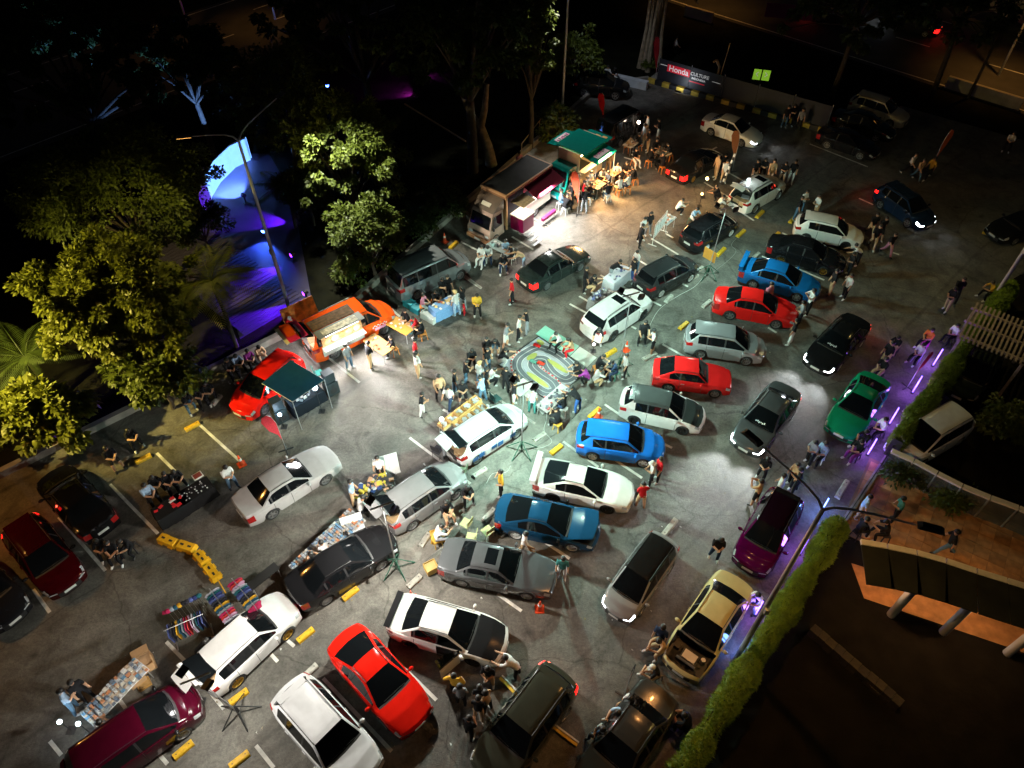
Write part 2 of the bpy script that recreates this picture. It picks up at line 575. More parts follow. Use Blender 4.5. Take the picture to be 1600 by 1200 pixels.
def car_regions(T):
    L, W = T['L'], T['W']
    hw = W / 2
    nx, tx = L / 2, -L / 2
    zr = T['H']
    top_k = [(tx, T['zd'] - .10), (tx + .05, T['zd'] - .02), (min(T['xrb'], tx + .40), T['zd']), (T['xrb'], T['zd'] + .01), (T['xrt'], zr - .045),
             (T['xrt'] + .25, zr - .012), (lerp(T['xrt'], T['xwt'], .5), zr), (T['xwt'] - .2, zr - .012), (T['xwt'], zr - .04), (T['xwb'], T['zc']),
             (lerp(T['xwb'], nx, .5), lerp(T['zc'], T['zn'], .32)), (nx - .32, lerp(T['zc'], T['zn'], .72)), (nx - .08, T['zn']), (nx, T['zn'] - .09)]
    top_k = sorted(top_k)
    tX, tZ = [k[0] for k in top_k], [k[1] for k in top_k]
    wk = [(tx, .84), (tx + .12, .90), (tx + .45, .97), (tx + 1.1, 1.0), (nx - 1.2, 1.0), (nx - .5, .965), (nx - .15, .90), (nx, .84)]
    sk = [(tx, T['zd'] - .14), (tx + .3, T['zd'] - .05), (T['xr'], T['belt'] + .03), (T['xwb'], T['belt']), (lerp(T['xwb'], nx, .5), lerp(T['zc'], T['zn'], .32) - .035),
          (nx - .3, lerp(T['zc'], T['zn'], .72) - .04), (nx, T['zn'] - .13)]
    gc = .17 if T['rw'] < .34 else .24

    def bul(x):
        return (T['bf'] if x > 0 else -T['br']) * (abs(x) / nx) ** 1.3
    T['bul'] = bul
    ra = T['rw'] + .055

    def zbot(x):
        z = gc + .05 * max(0, (abs(x) - nx + .35) / .35)
        for xw in (T['xf'], T['xr']):
            dx = abs(x - xw)
            if dx < ra:
                z = max(z, T['rw'] + math.sqrt(ra * ra - dx * dx) - .01)
        return z
    # door edges
    xa = T['xwb'] - .20                          # front edge of the front door
    if T['doors'] == 2:
        xb = lerp(xa, T['xr'] + .25, .52)
        edges = [xa, xb, T['xr'] + .22]
    else:
        edges = [xa, lerp(xa, T['xr'] + .2, .80)]
    T['edges'] = edges
    sg_end = T['xr'] - (.05 if T['hatch'] else -.10)
    if T['hatch'] and T['doors'] == 2:
        sg_end = T['xrt'] - .05
    T['bon_x0'] = T['xwb'] + .08
    sp = set(round(v, 4) for v in list(np.linspace(tx, nx, 50)) +
             [T['xrb'], T['xrt'], T['xwt'], T['xwb'], T['bon_x0'], T['bon_x0'] - .014, nx - .11, nx - .123, nx - .26, tx + .30, sg_end, nx - .04, nx - .015, tx + .015, tx + .05])
    for e in edges:
        sp |= {round(e - .011, 4), round(e + .011, 4), round(e - .04, 4), round(e + .04, 4)}
    for xw in (T['xf'], T['xr']):
        for k in range(9):
            sp.add(round(xw + ra * math.cos(math.pi * k / 8) * .999, 4))
    sr0, sr1 = T['xwt'] - .62, T['xwt'] - .16
    sp |= {round(sr0, 4), round(sr1, 4)}
    xs = sorted(sp)
    xs = [x for i, x in enumerate(xs) if i == 0 or x - xs[i - 1] > .004]
    V, idx = [], {}
    NJ = 12
    sec = []
    for i, x in enumerate(xs):
        zt = float(np.interp(x, tX, tZ))
        w = hw * float(np.interp(x, [k[0] for k in wk], [k[1] for k in wk]))
        zs = min(float(np.interp(x, [k[0] for k in sk], [k[1] for k in sk])), zt - .015)
        zb = min(zbot(x), zs - .12)
        t = max(0.0, min(1.0, (zt - zs - .06) / (zr - zs - .06)))
        yt = lerp(w * .86, min(T['wr'], w * .9), t)
        h = zs - zb
        arch = 1.012 if zb > gc + .1 else 1.0
        pts = [(w * .93 * arch, zb), (w * .985 * arch, zb + .10 * h), (w * 1.0, zb + .48 * h), (w * .99, zb + .80 * h), (w * .955, zs)]
        p5 = (lerp(w * .90, w * .925, t), zs + .012)
        p8 = (yt, zt - lerp(.012, .05, t))
        pts.append(p5)
        for q in (.07, .90):
            bow = .03 * t * math.sin(math.pi * q)
            pts.append((lerp(p5[0], p8[0], q) + bow, lerp(p5[1], p8[1], q)))
        pts.append(p8)
        pts.append((yt - lerp(.06, .055, t), zt - lerp(.006, .012, t)))
        pts.append((yt * .60, zt + .012))
        pts.append((0.0, zt + .022))
        sec.append((x, zt, zs, t, w))
        for j, (y, z) in enumerate(pts):
            for s in (1, -1):
                if j == NJ - 1 and s == -1:
                    idx[(i, j, s)] = idx[(i, j, 1)]
                    continue
                idx[(i, j, s)] = len(V)
                V.append((x - bul(x) * (y / hw) ** 2, y * s, z))
    reg = {}

    def put(r, f, flip):
        f = list(f)
        g = []
        for k in f:
            if k not in g:
                g.append(k)
        if len(g) >= 3:
            reg.setdefault(r, []).append(tuple(reversed(g)) if flip else tuple(g))
    for i in range(len(xs) - 1):
        xm = (xs[i] + xs[i + 1]) / 2
        tm = (sec[i][3] + sec[i + 1][3]) / 2
        narrow = any(abs(xm - e) < .012 for e in edges)
        for j in range(NJ - 1):
            for s in (1, -1):
                sd = 'left' if s > 0 else 'right'
                r = 'body'
                if j <= 3:
                    for k in range(len(edges) - 1):
                        if edges[k] > xm > edges[k + 1]:
                            r = 'door%d_%s' % (k, sd)
                    if narrow and j >= 1:
                        r = 'seam'
                    if j == 0:
                        r = 'sill' if r.startswith('door') else r
                if j in (3, 4) and xm > nx - .26 and xm < nx - .035:
                    r = 'headlight_' + sd
                if j in (2, 3) and xm < tx + .30 and not T['hatch']:
                    r = 'taillight_' + sd
                if j in (3, 4) and xm < tx + .28 and T['hatch']:
                    r = 'taillight_' + sd
                if j == 6 and tm > .10 and sg_end < xm < T['xwb']:
                    r = 'sidewindow%d_%s' % (0 if (len(edges) < 2 or xm > edges[1]) else 1, sd)
                    if any(abs(xm - e) < .045 for e in edges[1:]):
                        r = 'seam'
                if j >= 9:
                    if T['xwt'] < xm < T['xwb']:
                        r = 'windshield'
                    elif T['xrb'] < xm < T['xrt']:
                        r = 'rear_window'
                    elif T['xrt'] <= xm <= T['xwt']:
                        r = 'sunroof' if (j == 10 and sr0 < xm < sr1) else 'roof'
                    elif xm > nx - .11:
                        r = 'body'
                    elif xm > T['bon_x0']:
                        r = 'bonnet'
                    elif xm > T['xwb']:
                        r = 'seam'
                    elif xm < T['xrb']:
                        r = 'tail'
                if j in (7, 8) and T['xrt'] <= xm <= T['xwt']:
                    r = 'roof'
                if j in (6, 7, 8) and T['bon_x0'] < xm < nx - .11:
                    r = 'bonnet'
                put(r, (idx[(i, j, s)], idx[(i + 1, j, s)], idx[(i + 1, j + 1, s)], idx[(i, j + 1, s)]), s < 0)
    # end caps
    for end, i in ((1, len(xs) - 1), (-1, 0)):
        cols = (-1, -.62, -.3, 0, .3, .62, 1)
        x = xs[i]
        rows = []
        for j in range(NJ - 1):
            row = []
            y0, z0 = V[idx[(i, j, 1)]][1], V[idx[(i, j, 1)]][2]
            for c in cols:
                if abs(c) == 1:
                    row.append(idx[(i, j, int(c))])
                else:
                    y = y0 * c
                    row.append(len(V))
                    V.append((x - bul(x) * (y / hw) ** 2, y, z0))
            rows.append(row)
        rows.append([idx[(i, NJ - 1, 1)]] * len(cols))
        for j in range(NJ - 1):
            for k in range(len(cols) - 1):
                ym = abs(cols[k] + cols[k + 1]) / 2
                r = 'body'
                if end > 0 and j in (1, 2) and ym < .62:
                    r = 'grille'
                if end > 0 and j == 3 and ym > .62:
                    r = 'headlight_' + ('left' if cols[k] > 0 else 'right')
                if end < 0:
                    if T['hatch'] and j >= 2 and ym < .62:
                        r = 'tail'
                    elif j in (2, 3) and ym > .62 and not T['hatch'] or (T['hatch'] and j in (3, 4) and ym > .62):
                        r = 'taillight_' + ('left' if cols[k] > 0 else 'right')
                put(r, (rows[j][k], rows[j][k + 1], rows[j + 1][k + 1], rows[j + 1][k]), end < 0)
    return V, reg


def sub_mesh(name, V, faces, extra=None, origin=(0, 0, 0), extra_idx=1):
    m = MB()
    mp = {}
    for src, mi in ((faces, 0), (extra or [], extra_idx)):
        for f in src:
            g = []
            for k in f:
                if k not in mp:
                    mp[k] = len(m.v)
                    m.v.append(tuple(V[k][q] - origin[q] for q in range(3)))
                g.append(mp[k])
            m.f.append(tuple(g))
            m.m.append(mi)
    return m.mesh(name, smooth=40)


def wheel_meshes(rw, spokes, style):
    t = MB()
    n = 22
    prof = [(-.09, rw * .70), (-.10, rw * .86), (-.085, rw * .97), (-.05, rw), (.05, rw), (.085, rw * .97), (.10, rw * .86), (.09, rw * .70)]
    rows = [[(r * math.cos(2 * math.pi * k / n), y, r * math.sin(2 * math.pi * k / n)) for y, r in prof] for k in range(n + 1)]
    t.grid(rows)
    r_ = MB()
    r1 = rw * .71
    prof = [(-.085, r1 * .80), (-.085, r1), (.088, r1), (.088, r1 * .90), (.03, r1 * .86)]
    rows = [[(r * math.cos(2 * math.pi * k / n), y, r * math.sin(2 * math.pi * k / n)) for y, r in prof] for k in range(n + 1)]
    r_.grid(rows)
    r_.cyl((0, .03, 0), (0, .075, 0), .05, .04, 10)
    for k in range(spokes):
        a = 2 * math.pi * k / spokes
        ca, sa = math.cos(a), math.sin(a)
        w = style
        q = []
        for rr, ww, yy in ((.03, w, .072), (r1 * .92, w * .8, .066)):
            for s in (-1, 1):
                q.append((rr * ca - s * ww * sa, yy, rr * sa + s * ww * ca))
        for rr, ww, yy in ((.03, w, .03), (r1 * .92, w * .8, .03)):
            for s in (-1, 1):
                q.append((rr * ca - s * ww * sa, yy, rr * sa + s * ww * ca))
        r_.add(q, [(0, 1, 3, 2), (0, 2, 6, 4), (1, 5, 7, 3)])
    d = MB().cyl((0, -.02, 0), (0, .012, 0), r1 * .82, n=18)
    return t.mesh("tyre", 60), r_.mesh("rim", 50), d.mesh("brake_disc", 60)


CACHE = {}
DISC = mat("brake_steel", (0.05, 0.05, 0.05), 0.5, 0.6)
LENS = mat("headlamp_lens", (0.55, 0.58, 0.6), 0.08, 0.35, coat=1)
LENS_ON = mat("headlamp_lit", (0.9, 0.9, 0.9), 0.1, emit=(0.85, 0.93, 1.0), es=16)
RED_L = mat("taillamp_lens", (0.28, 0.008, 0.008), 0.12, coat=1)
RED_ON = mat("taillamp_lit", (0.5, 0.01, 0.01), 0.2, emit=(1, 0.010, 0.008), es=3.2)
PLATE = plastic((0.6, 0.6, 0.58))
MESHREG = {}


def type_meshes(ty):
    if ty in MESHREG:
        return MESHREG[ty]
    T = dict(TYPES[ty])
    V, reg = car_regions(T)
    hinge = (T['xrt'], 0, T['H'] - .045)
    cowl = (T['bon_x0'], 0, T['zc'])
    out = {}
    out['body'] = sub_mesh('body', V, reg['body'] + ([] if ty == 'suv' else reg.get('sill', [])), reg.get('seam', []) + (reg.get('sill', []) if ty == 'suv' else []))
    for r in reg:
        if r in ('body', 'seam', 'sill'):
            continue
        org = (0, 0, 0)
        if r == 'tail' and T['hatch'] or r == 'rear_window' and T['hatch']:
            org = hinge
        if r == 'bonnet':
            org = cowl
        if r.startswith('door') or r.startswith('sidewindow'):
            k = int(r[4] if r[0] == 'd' else r[10])
            sgn = 1 if r.endswith('left') else -1
            org = (T['edges'][k] if k < len(T['edges']) else 0, sgn * T['W'] / 2, 0)
        out[r] = (sub_mesh(r, V, reg[r], origin=org), org)
    # dark floor pan between the wheels, seats
    b = MB()
    b.box((0, 0, .36), (T['L'] - .5, T['W'] - .52, .34))
    b.box((0, 0, .40), (T['xf'] - T['xr'] - .8, T['W'] - .18, .30))
    out['chassis'] = b.mesh('chassis')
    m = MB()
    m.ball((0, 0, 0), (.075, .11, .07), 8, 5)
    m.box((.0, -.10, -.03), (.05, .10, .03))
    out['mirror'] = m.mesh('mirror', 60)
    h = MB().box((0, 0, 0), (.17, .025, .028))
    out['handle'] = h.mesh('handle')
    out['plate'] = MB().box((0, 0, 0), (.012, .46, .13)).mesh('number_plate')
    out['ditch'] = MB().tube([(T['xwt'] - .02, 0, T['H'] - .028), (lerp(T['xwt'], T['xrt'], .5), 0, T['H'] + .008), (T['xrt'] + .02, 0, T['H'] - .032)], .013, 5).mesh('roof_trim')
    out['wiper'] = MB().cyl((0, -.42, 0), (.02, .10, .0), .010, n=5).cyl((0, .02, 0), (.02, .50, .0), .010, n=5).mesh('wiper')
    MESHREG[ty] = (T, out)
    return MESHREG[ty]


def car(label, short, front, rear, ty, col, metal=0.0, roof=None, bonnet=None, rim=CHROME, spokes=5, lit=False, tail_on=False, open_tail=0,
        sunroof=False, wing=False, duck=False, door_open=0, bonnet_open=0, engine=False, rails=False, scale=1.0, name=None, zfix=.5, group='cars at the night meet', plate_f=True, place=None, sticker=False):
    A, B = P(*front, zfix), P(*rear, zfix)
    c = (A + B) / 2
    hd = math.atan2(A.y - B.y, A.x - B.x)
    if place:
        c, hd = Vector((place[0], place[1], 0)), R(place[2])
    T, M = type_meshes(ty)
    names = {'sedan': 'sedan_car', 'saloon': 'sedan_car', 'coupe': 'coupe_car', 'hatch': 'hatchback_car', 'hatch5': 'hatchback_car', 'suv': 'suv_car', 'mpv': 'minivan_car', 'van': 'passenger_van', 'classic': 'classic_car'}
    cats = {'van': 'van', 'mpv': 'minivan'}
    t = thing(name or names[ty], label, cats.get(ty, 'car'), (c.x, c.y, 0.004), hd, group)
    t.scale = (scale, scale, scale)
    LANDMARKS.append((c.x, c.y, short))
    pm = paint(col, metal)
    dark = paint((.012, .012, .013))
    rm = paint(roof, 0) if roof else pm
    bm = paint(bonnet, 0) if bonnet else pm
    link('body', M['body'], [pm, TRIM], t)
    link('chassis', M['chassis'], BLACK, t)
    link('roof', M['roof'][0], rm, t)
    if 'sunroof' in M:
        link('sunroof' if sunroof else 'roof_panel', M['sunroof'][0], GLASS if sunroof else rm, t)
    link('windshield', M['windshield'][0], GLASS, t)
    link('grille', M['grille'][0], BLACK, t)
    if not engine:
        bo = link('bonnet', M['bonnet'][0], bm, t, M['bonnet'][1])
        if bonnet_open:
            bo.rotation_euler = (0, -R(bonnet_open), 0)
    if engine or bonnet_open:
        e = MB()
        x0, x1 = T['bon_x0'], T['L'] / 2 - .2
        e.box(((x0 + x1) / 2, 0, .50), (x1 - x0, T['W'] - .34, .06))
        e.box((lerp(x0, x1, .5), .05, .62), (.42, .62, .22))
        e.box((lerp(x0, x1, .5), .05, .745), (.34, .50, .05), 1)
        e.box((lerp(x0, x1, .35), -.50, .62), (.25, .20, .2))
        e.cyl((lerp(x0, x1, .75), -.35, .68), (lerp(x0, x1, .75), .4, .68), .05, n=8, mi=1)
        e.cyl((lerp(x0, x1, .3), .5, .55), (lerp(x0, x1, .3), .5, .75), .09, n=8, mi=1)
        e.obj('engine', [BLACK, CHROME], t)
    if T['hatch']:
        tg = link('tailgate', M['tail'][0], pm, t, M['tail'][1])
        link('rear_window', M['rear_window'][0], GLASS, tg)
        if open_tail:
            tg.rotation_euler = (0, R(open_tail), 0)
            k = MB()
            x0, x1, hw = -T['L'] / 2 + .12, T['xr'] + .55, T['W'] / 2 - .16
            k.add([(x0, -hw, .60), (x1, -hw, .60), (x1, hw, .60), (x0, hw, .60), (x0, -hw, 1.0), (x1, -hw, 1.1), (x1, hw, 1.1), (x0, hw, 1.0)],
                  [(0, 1, 2, 3), (0, 4, 5, 1), (2, 6, 7, 3), (1, 5, 6, 2)])
            k.obj('cargo_bay', plastic((.05, .045, .04), .8), t)
            for q, (bx, by, bs, bc) in enumerate(((.35, .25, .36, (.35, .22, .11)), (.30, -.28, .42, (.40, .27, .14)), (.78, .0, .40, (.3, .3, .32)))):
                MB().box((x0 + bx, by, .60 + bs * .36), (bs, bs * 1.2, bs * .7), rz=.2 * q).obj('cargo_box', plastic(bc, .8), t)
    else:
        link('boot_lid', M['tail'][0], pm, t)
        link('rear_window', M['rear_window'][0], GLASS, t)
    for sd, s in (('left', 1), ('right', -1)):
        for k in range(len(T['edges']) - 1):
            kk = 'door%d_%s' % (k, sd)
            dr = link('door', M[kk][0], pm, t, M[kk][1])
            wk_ = 'sidewindow%d_%s' % (k, sd)
            if wk_ in M:
                link('side_window', M[wk_][0], GLASS, dr, tuple(M[wk_][1][q] - M[kk][1][q] for q in range(3)))
            hx = T['edges'][k + 1] - T['edges'][k] + .16
            link('handle', M['handle'], pm if ty != 'classic' else CHROME, dr, (hx, s * .0, T['belt'] - .13))
            if k == 0:
                link('mirror', M['mirror'], pm if col[0] + col[1] > .05 else dark, dr, (-.06 - .02, s * .10, T['belt'] + .04), (0, 0, 0 if s > 0 else math.pi))
            if door_open and k == 0 and s == (1 if door_open > 0 else -1):
                dr.rotation_euler = (0, 0, R(-58) if s > 0 else R(58))
                MB().box((T['edges'][0] - .55, s * (T['W'] / 2 - .22), .62), (.95, .22, .60)).obj('cabin_opening', BLACK, t)
        if len(T['edges']) == 2 and 'sidewindow1_' + sd in M:
            qm = M['sidewindow1_' + sd]
            link('quarter_window', qm[0], GLASS, t, qm[1])
        hl = link('headlight', M['headlight_' + sd][0], LENS_ON if lit else LENS, t)
        link('taillight', M['taillight_' + sd][0], RED_ON if tail_on else RED_L, t)
        if lit:
            lamp('headlight_beam', 'SPOT', (T['L'] / 2 + .04, s * T['W'] * .36, .66), lit if lit > 2 else 420, (.86, .94, 1.0), hl, .18, 84, 1.0, (1, 0, -.26))
        if tail_on:
            lamp('taillight_glow', 'POINT', (-T['L'] / 2 - .14, s * T['W'] * .36, .7), 5, (1, .06, .03), t, .05)
        for xw, hub in ((T['xf'], 1), (T['xr'], 0)):
            key = (round(T['rw'], 2), spokes)
            if key not in CACHE:
                CACHE[key] = wheel_meshes(T['rw'], spokes, .035 if spokes <= 6 else .018)
            wt, wr_, wd = CACHE[key]
            wb = bpy.data.objects.new('wheel', None)
            COL.objects.link(wb)
            wb.parent = t
            wb.location = (xw - T['bul'](xw), s * (T['W'] / 2 - .115), T['rw'])
            wb.rotation_euler = (0, 0, 0 if s > 0 else math.pi)
            link('tyre', wt, RUBBER, wb)
            link('rim', wr_, rim, wb)
            link('brake_disc', wd, DISC, wb)
    if plate_f:
        link('number_plate', M['plate'], PLATE, t, (T['L'] / 2 + .008, 0, .46))
    link('number_plate', M['plate'], PLATE, t, (-T['L'] / 2 - .008, 0, .62 if T['hatch'] else .55))
    for s in (1, -1):
        link('roof_trim', M['ditch'], BLACK, t, (0, s * (T['wr'] - .035), 0))
    link('wiper', M['wiper'], BLACK, t, (T['xwb'] - .06, 0, T['zc'] + .05))
    if rails:
        for s in (1, -1):
            MB().tube([(T['xwt'] - .15, s * (T['wr'] - .05), T['H'] - .01), (T['xwt'] - .3, s * (T['wr'] - .05), T['H'] + .045), (T['xrt'] + .3, s * (T['wr'] - .05), T['H'] + .045), (T['xrt'] + .1, s * (T['wr'] - .05), T['H'] - .01)], .016, 6).obj('roof_rail', BLACK, t)
    if T['hatch'] and ty in ('hatch', 'hatch5', 'suv') and not open_tail:
        MB().box((T['xrt'] - .06, 0, T['H'] - .045), (.26, T['wr'] * 1.8, .03), ry=R(-6)).obj('roof_spoiler', dark if roof else pm, t)
    if sticker:
        n_ = Vector((T['zc'] - T['H'] + .04, 0, T['xwt'] - T['xwb'])).normalized()
        for k in range(6):
            f_ = .20 + .03 * (k % 2)
            q = Vector((lerp(T['xwb'], T['xwt'], f_) - .01 + .02 * (1 - abs(k - 2.5) / 2.5), -.22 + k * .08, lerp(T['zc'], T['H'] - .04, f_) + .035))
            MB().box(tuple(q), (.012, .05, .05 + .02 * (k % 3)), ry=R(-52)).obj('windshield_sticker', WHITEP, t)
    if wing:
        w = MB()
        w.box((-T['L'] / 2 + .12, 0, T['zd'] + .26), (.26, T['W'] - .14, .035), ry=R(8))
        for s in (1, -1):
            w.box((-T['L'] / 2 + .14, s * (T['W'] / 2 - .10), T['zd'] + .12), (.22, .03, .28))
        w.obj('rear_wing', pm, t)
    if duck:
        MB().box((-T['L'] / 2 + .14, 0, T['zd'] + .05), (.24, T['W'] - .3, .05), ry=R(14)).obj('boot_spoiler', dark, t)
    return t


WHT, SIL, GRY, BLK = (.78, .78, .77), (.42, .43, .45), (.11, .12, .13), (.010, .010, .012)
RED = (.62, .012, .006)
GOLD = mat("gold_alloy", (.55, .33, .06), .3, .85)
DRIM = mat("dark_alloy", (.03, .03, .032), .4, .5)
WRIM = mat("white_alloy", (.7, .7, .7), .35, .1)
car("white sedan with black carbon bonnet and its driver door open", "white carbon-bonnet sedan", (790, 1010), (614, 960), 'sedan', WHT, bonnet=(.014, .014, .015), duck=True, door_open=-1, rim=DRIM)
car("bright red coupe with dark rounded rear glass in the foreground", "foreground red coupe", (652, 1128), (538, 1000), 'coupe', RED, spokes=8)
car("white crossover cut by the bottom edge of the photo", "white bottom-edge crossover", (572, 1215), (456, 1085), 'suv', (.62, .63, .65))
car("grey sedan with open sunroof beside the orange cone", "grey sunroof sedan", (862, 905), (696, 872), 'saloon', (.15, .155, .165), .6, sunroof=True, spokes=10)
car("dark blue coupe with its bonnet raised and front stripped", "dark blue raised-bonnet coupe", (930, 832), (782, 800), 'coupe', (.006, .038, .085), bonnet_open=30, rim=WRIM, plate_f=False)
car("white coupe with a tall rear wing", "white winged coupe", (988, 775), (836, 742), 'coupe', (.76, .77, .74), wing=True, rim=DRIM)
car("bright blue three door hatchback with white wheels", "bright blue hatchback", (1036, 702), (903, 684), 'hatch', (.012, .14, .55), rim=WRIM)
car("white hot hatch with black roof and bonnet panel", "white black-roofed hatch", (1097, 655), (973, 628), 'hatch', (.78, .77, .77), roof=(.05, .055, .055), bonnet=(.03, .035, .035), rim=DRIM)
car("old boxy red hatchback with chrome trim", "old boxy red hatchback", (1137, 596), (1024, 582), 'classic', (.55, .012, .012))
car("silver compact minivan among the parked row", "silver compact minivan", (1189, 547), (1076, 530), 'hatch5', (.40, .41, .43), .5, spokes=8)
car("bright red fastback coupe parked between blue sedan and silver minivan", "red fastback coupe", (1247, 494), (1114, 468), 'sedan', (.66, .012, .010))
car("sky blue sedan with spoiler behind the red fastback", "sky blue sedan", (1280, 456), (1157, 420), 'sedan', (.006, .10, .30), wing=True, spokes=6)
car("black sedan with bronze wheels beside the sky blue sedan", "black bronze-wheeled sedan", (1312, 413), (1207, 385), 'sedan', BLK, rim=GOLD, spokes=8)
car("white three door hatchback with sunroof outline at row end", "white sunroof hatchback", (1348, 374), (1241, 352), 'hatch', (.74, .74, .72), rim=DRIM)
car("dark blue car turning in the aisle with lit tail lamp", "turning dark blue car", (1452, 352), (1376, 300), 'hatch5', (.01, .022, .05), tail_on=True, lit=30)
car("white crossover with raised tailgate and loaded boot", "white raised-tailgate crossover", (1217, 284), (1146, 325), 'suv', (.66, .64, .58), open_tail=78, sunroof=True, rails=True)
car("black hatchback with round stickers behind a lamp tripod", "black stickered hatchback", (1150, 337), (1064, 388), 'hatch5', BLK, rim=WRIM, sunroof=True)
car("small dark grey hatchback with red rear stickers", "small dark grey hatchback", (1078, 412), (1004, 450), 'hatch5', (.022, .024, .026), rim=WRIM)
car("white crossover with roof rails and black sunroof", "white roof-rail crossover", (1004, 466), (921, 522), 'suv', (.76, .74, .74), sunroof=True, rails=True, rim=DRIM)
car("dark green sedan driving past with lit tail lamps", "dark green driving sedan", (908, 394), (822, 442), 'saloon', (.025, .035, .033), .4, tail_on=True, spokes=8)
car("silver grey passenger van parked by the trees", "silver passenger van", (720, 408), (622, 452), 'van', (.30, .32, .34), .6, spokes=8)
car("black sedan with glowing red tail lamps near striped barrier", "black red-lamp sedan", (1116, 240), (1056, 276), 'saloon', (.012, .010, .010), tail_on=True, rim=GOLD)
car("white sedan driving past the yellow kerb with headlamps lit", "white sedan by yellow kerb", (1192, 222), (1098, 188), 'sedan', (.72, .69, .63), lit=60, tail_on=False)
car("large black car beside the pale low wall", "large black car", (987, 142), (893, 133), 'suv', (.010, .010, .011), tail_on=False)
car("black van with white side graphics behind the teal truck", "black graphic van", (1006, 182), (938, 222), 'van', (.014, .014, .016))
car("dim cream crossover at the far right of the car park", "dim cream crossover", (1418, 192), (1326, 163), 'suv', (.50, .46, .36))
car("black sedan parked tight against the dim cream crossover", "far black sedan", (1394, 210), (1306, 184), 'sedan', (.008, .010, .010))
car("black sports car nearest the long white bay line", "far black sports car", (1368, 238), (1284, 210), 'coupe', BLK, spokes=8)
car("silver grey sedan with headlamps lighting the wet asphalt", "silver headlamp sedan", (1158, 706), (1232, 608), 'sedan', (.16, .17, .18), .6, lit=1500, tail_on=True, sticker=True)
car("black sedan with four bright headlamps in the aisle", "black headlamp sedan", (1268, 580), (1344, 500), 'sedan', (.009, .009, .010), lit=800, tail_on=True, sticker=True)
car("emerald green coupe parked beside the purple light tubes", "emerald green coupe", (1310, 680), (1368, 594), 'coupe', (.006, .21, .10))
car("deep purple hatchback beside the street lamp post", "deep purple hatchback", (1164, 896), (1232, 772), 'hatch5', (.060, .001, .036), .0, roof=(.008, .002, .006))
car("cream sedan with its bonnet removed and engine showing", "cream open-engine sedan", (1064, 1044), (1146, 916), 'sedan', (.50, .44, .22), engine=True, spokes=8)
car("silver minivan with black roof driving towards the viewer", "silver black-roof minivan", (968, 948), (1032, 858), 'mpv', (.36, .36, .37), .4, roof=(.010, .010, .010), lit=25, scale=.90)
car("dark olive crossover leaving at the bottom edge", "dark olive crossover", (768, 1205), (868, 1070), 'suv', (.055, .06, .045), .3, tail_on=True)
car("dark grey sedan with people leaning on it at bottom", "bottom dark grey sedan", (922, 1240), (1022, 1098), 'saloon', (.05, .05, .048), .3)
car("dark maroon minivan in the lower left corner", "dark maroon minivan", (302, 1092), (120, 1222), 'mpv', (.040, .0015, .008), .0, spokes=8)
car("white crossover with gold wheels and raised tailgate", "white gold-wheeled crossover", (458, 958), (304, 1048), 'suv', (.78, .78, .78), open_tail=66, rim=GOLD, spokes=8, place=(-9.75, 11.0, 51), scale=.94)
car("black sedan behind the long merchandise table", "black sedan by merchandise", (604, 842), (466, 928), 'sedan', (.008, .008, .009), spokes=10)
car("silver hatchback with raised tailgate beside folding boards", "silver raised-tailgate hatchback", (708, 742), (612, 808), 'hatch5', (.30, .30, .31), .5, open_tail=74, spokes=8)
car("white hatchback with blue lettered side and raised tailgate", "white blue-sided hatchback", (806, 648), (712, 708), 'hatch5', (.74, .76, .78), open_tail=70, spokes=6)
car("silver sedan driving across the left aisle", "silver driving sedan", (516, 714), (382, 798), 'saloon', (.50, .48, .48), .3, tail_on=False)
car("red car with a dark awning over its side", "red awning car", (376, 642), (458, 566), 'hatch5', (.70, .012, .008), spokes=10)
car("dark red car with glowing rear lamps at the left edge", "dark red left-edge car", (112, 922), (32, 820), 'hatch5', (.035, .001, .002), tail_on=True)
car("black car cut off by the left edge", "black left-edge car", (30, 976), (-70, 872), 'hatch5', BLK)
car("black sedan with chrome plate backed towards the chain barrier", "black chrome-plate sedan", (78, 738), (164, 832), 'sedan', (.007, .007, .008))
car("white car half hidden behind the hedge", "white car behind hedge", (1422, 700), (1478, 668), 'mpv', (.80, .86, .95))
car("dark car in the courtyard beside the hedge", "dark courtyard car", (1500, 612), (1540, 552), 'mpv', (.012, .018, .014))
car("black car cut off by the right edge", "black right-edge car", (1552, 366), (1640, 344), 'sedan', (.008, .009, .009))
car("dark car on the top right street with white headlamps", "street car", (1410, 36), (1446, 44), 'sedan', (.02, .02, .025), lit=60, tail_on=True, group='cars on the street')
car("dark taxi on the top right street behind the other car", "second street car", (1322, 30), (1290, 22), 'sedan', (.03, .03, .03), tail_on=True, group='cars on the street')
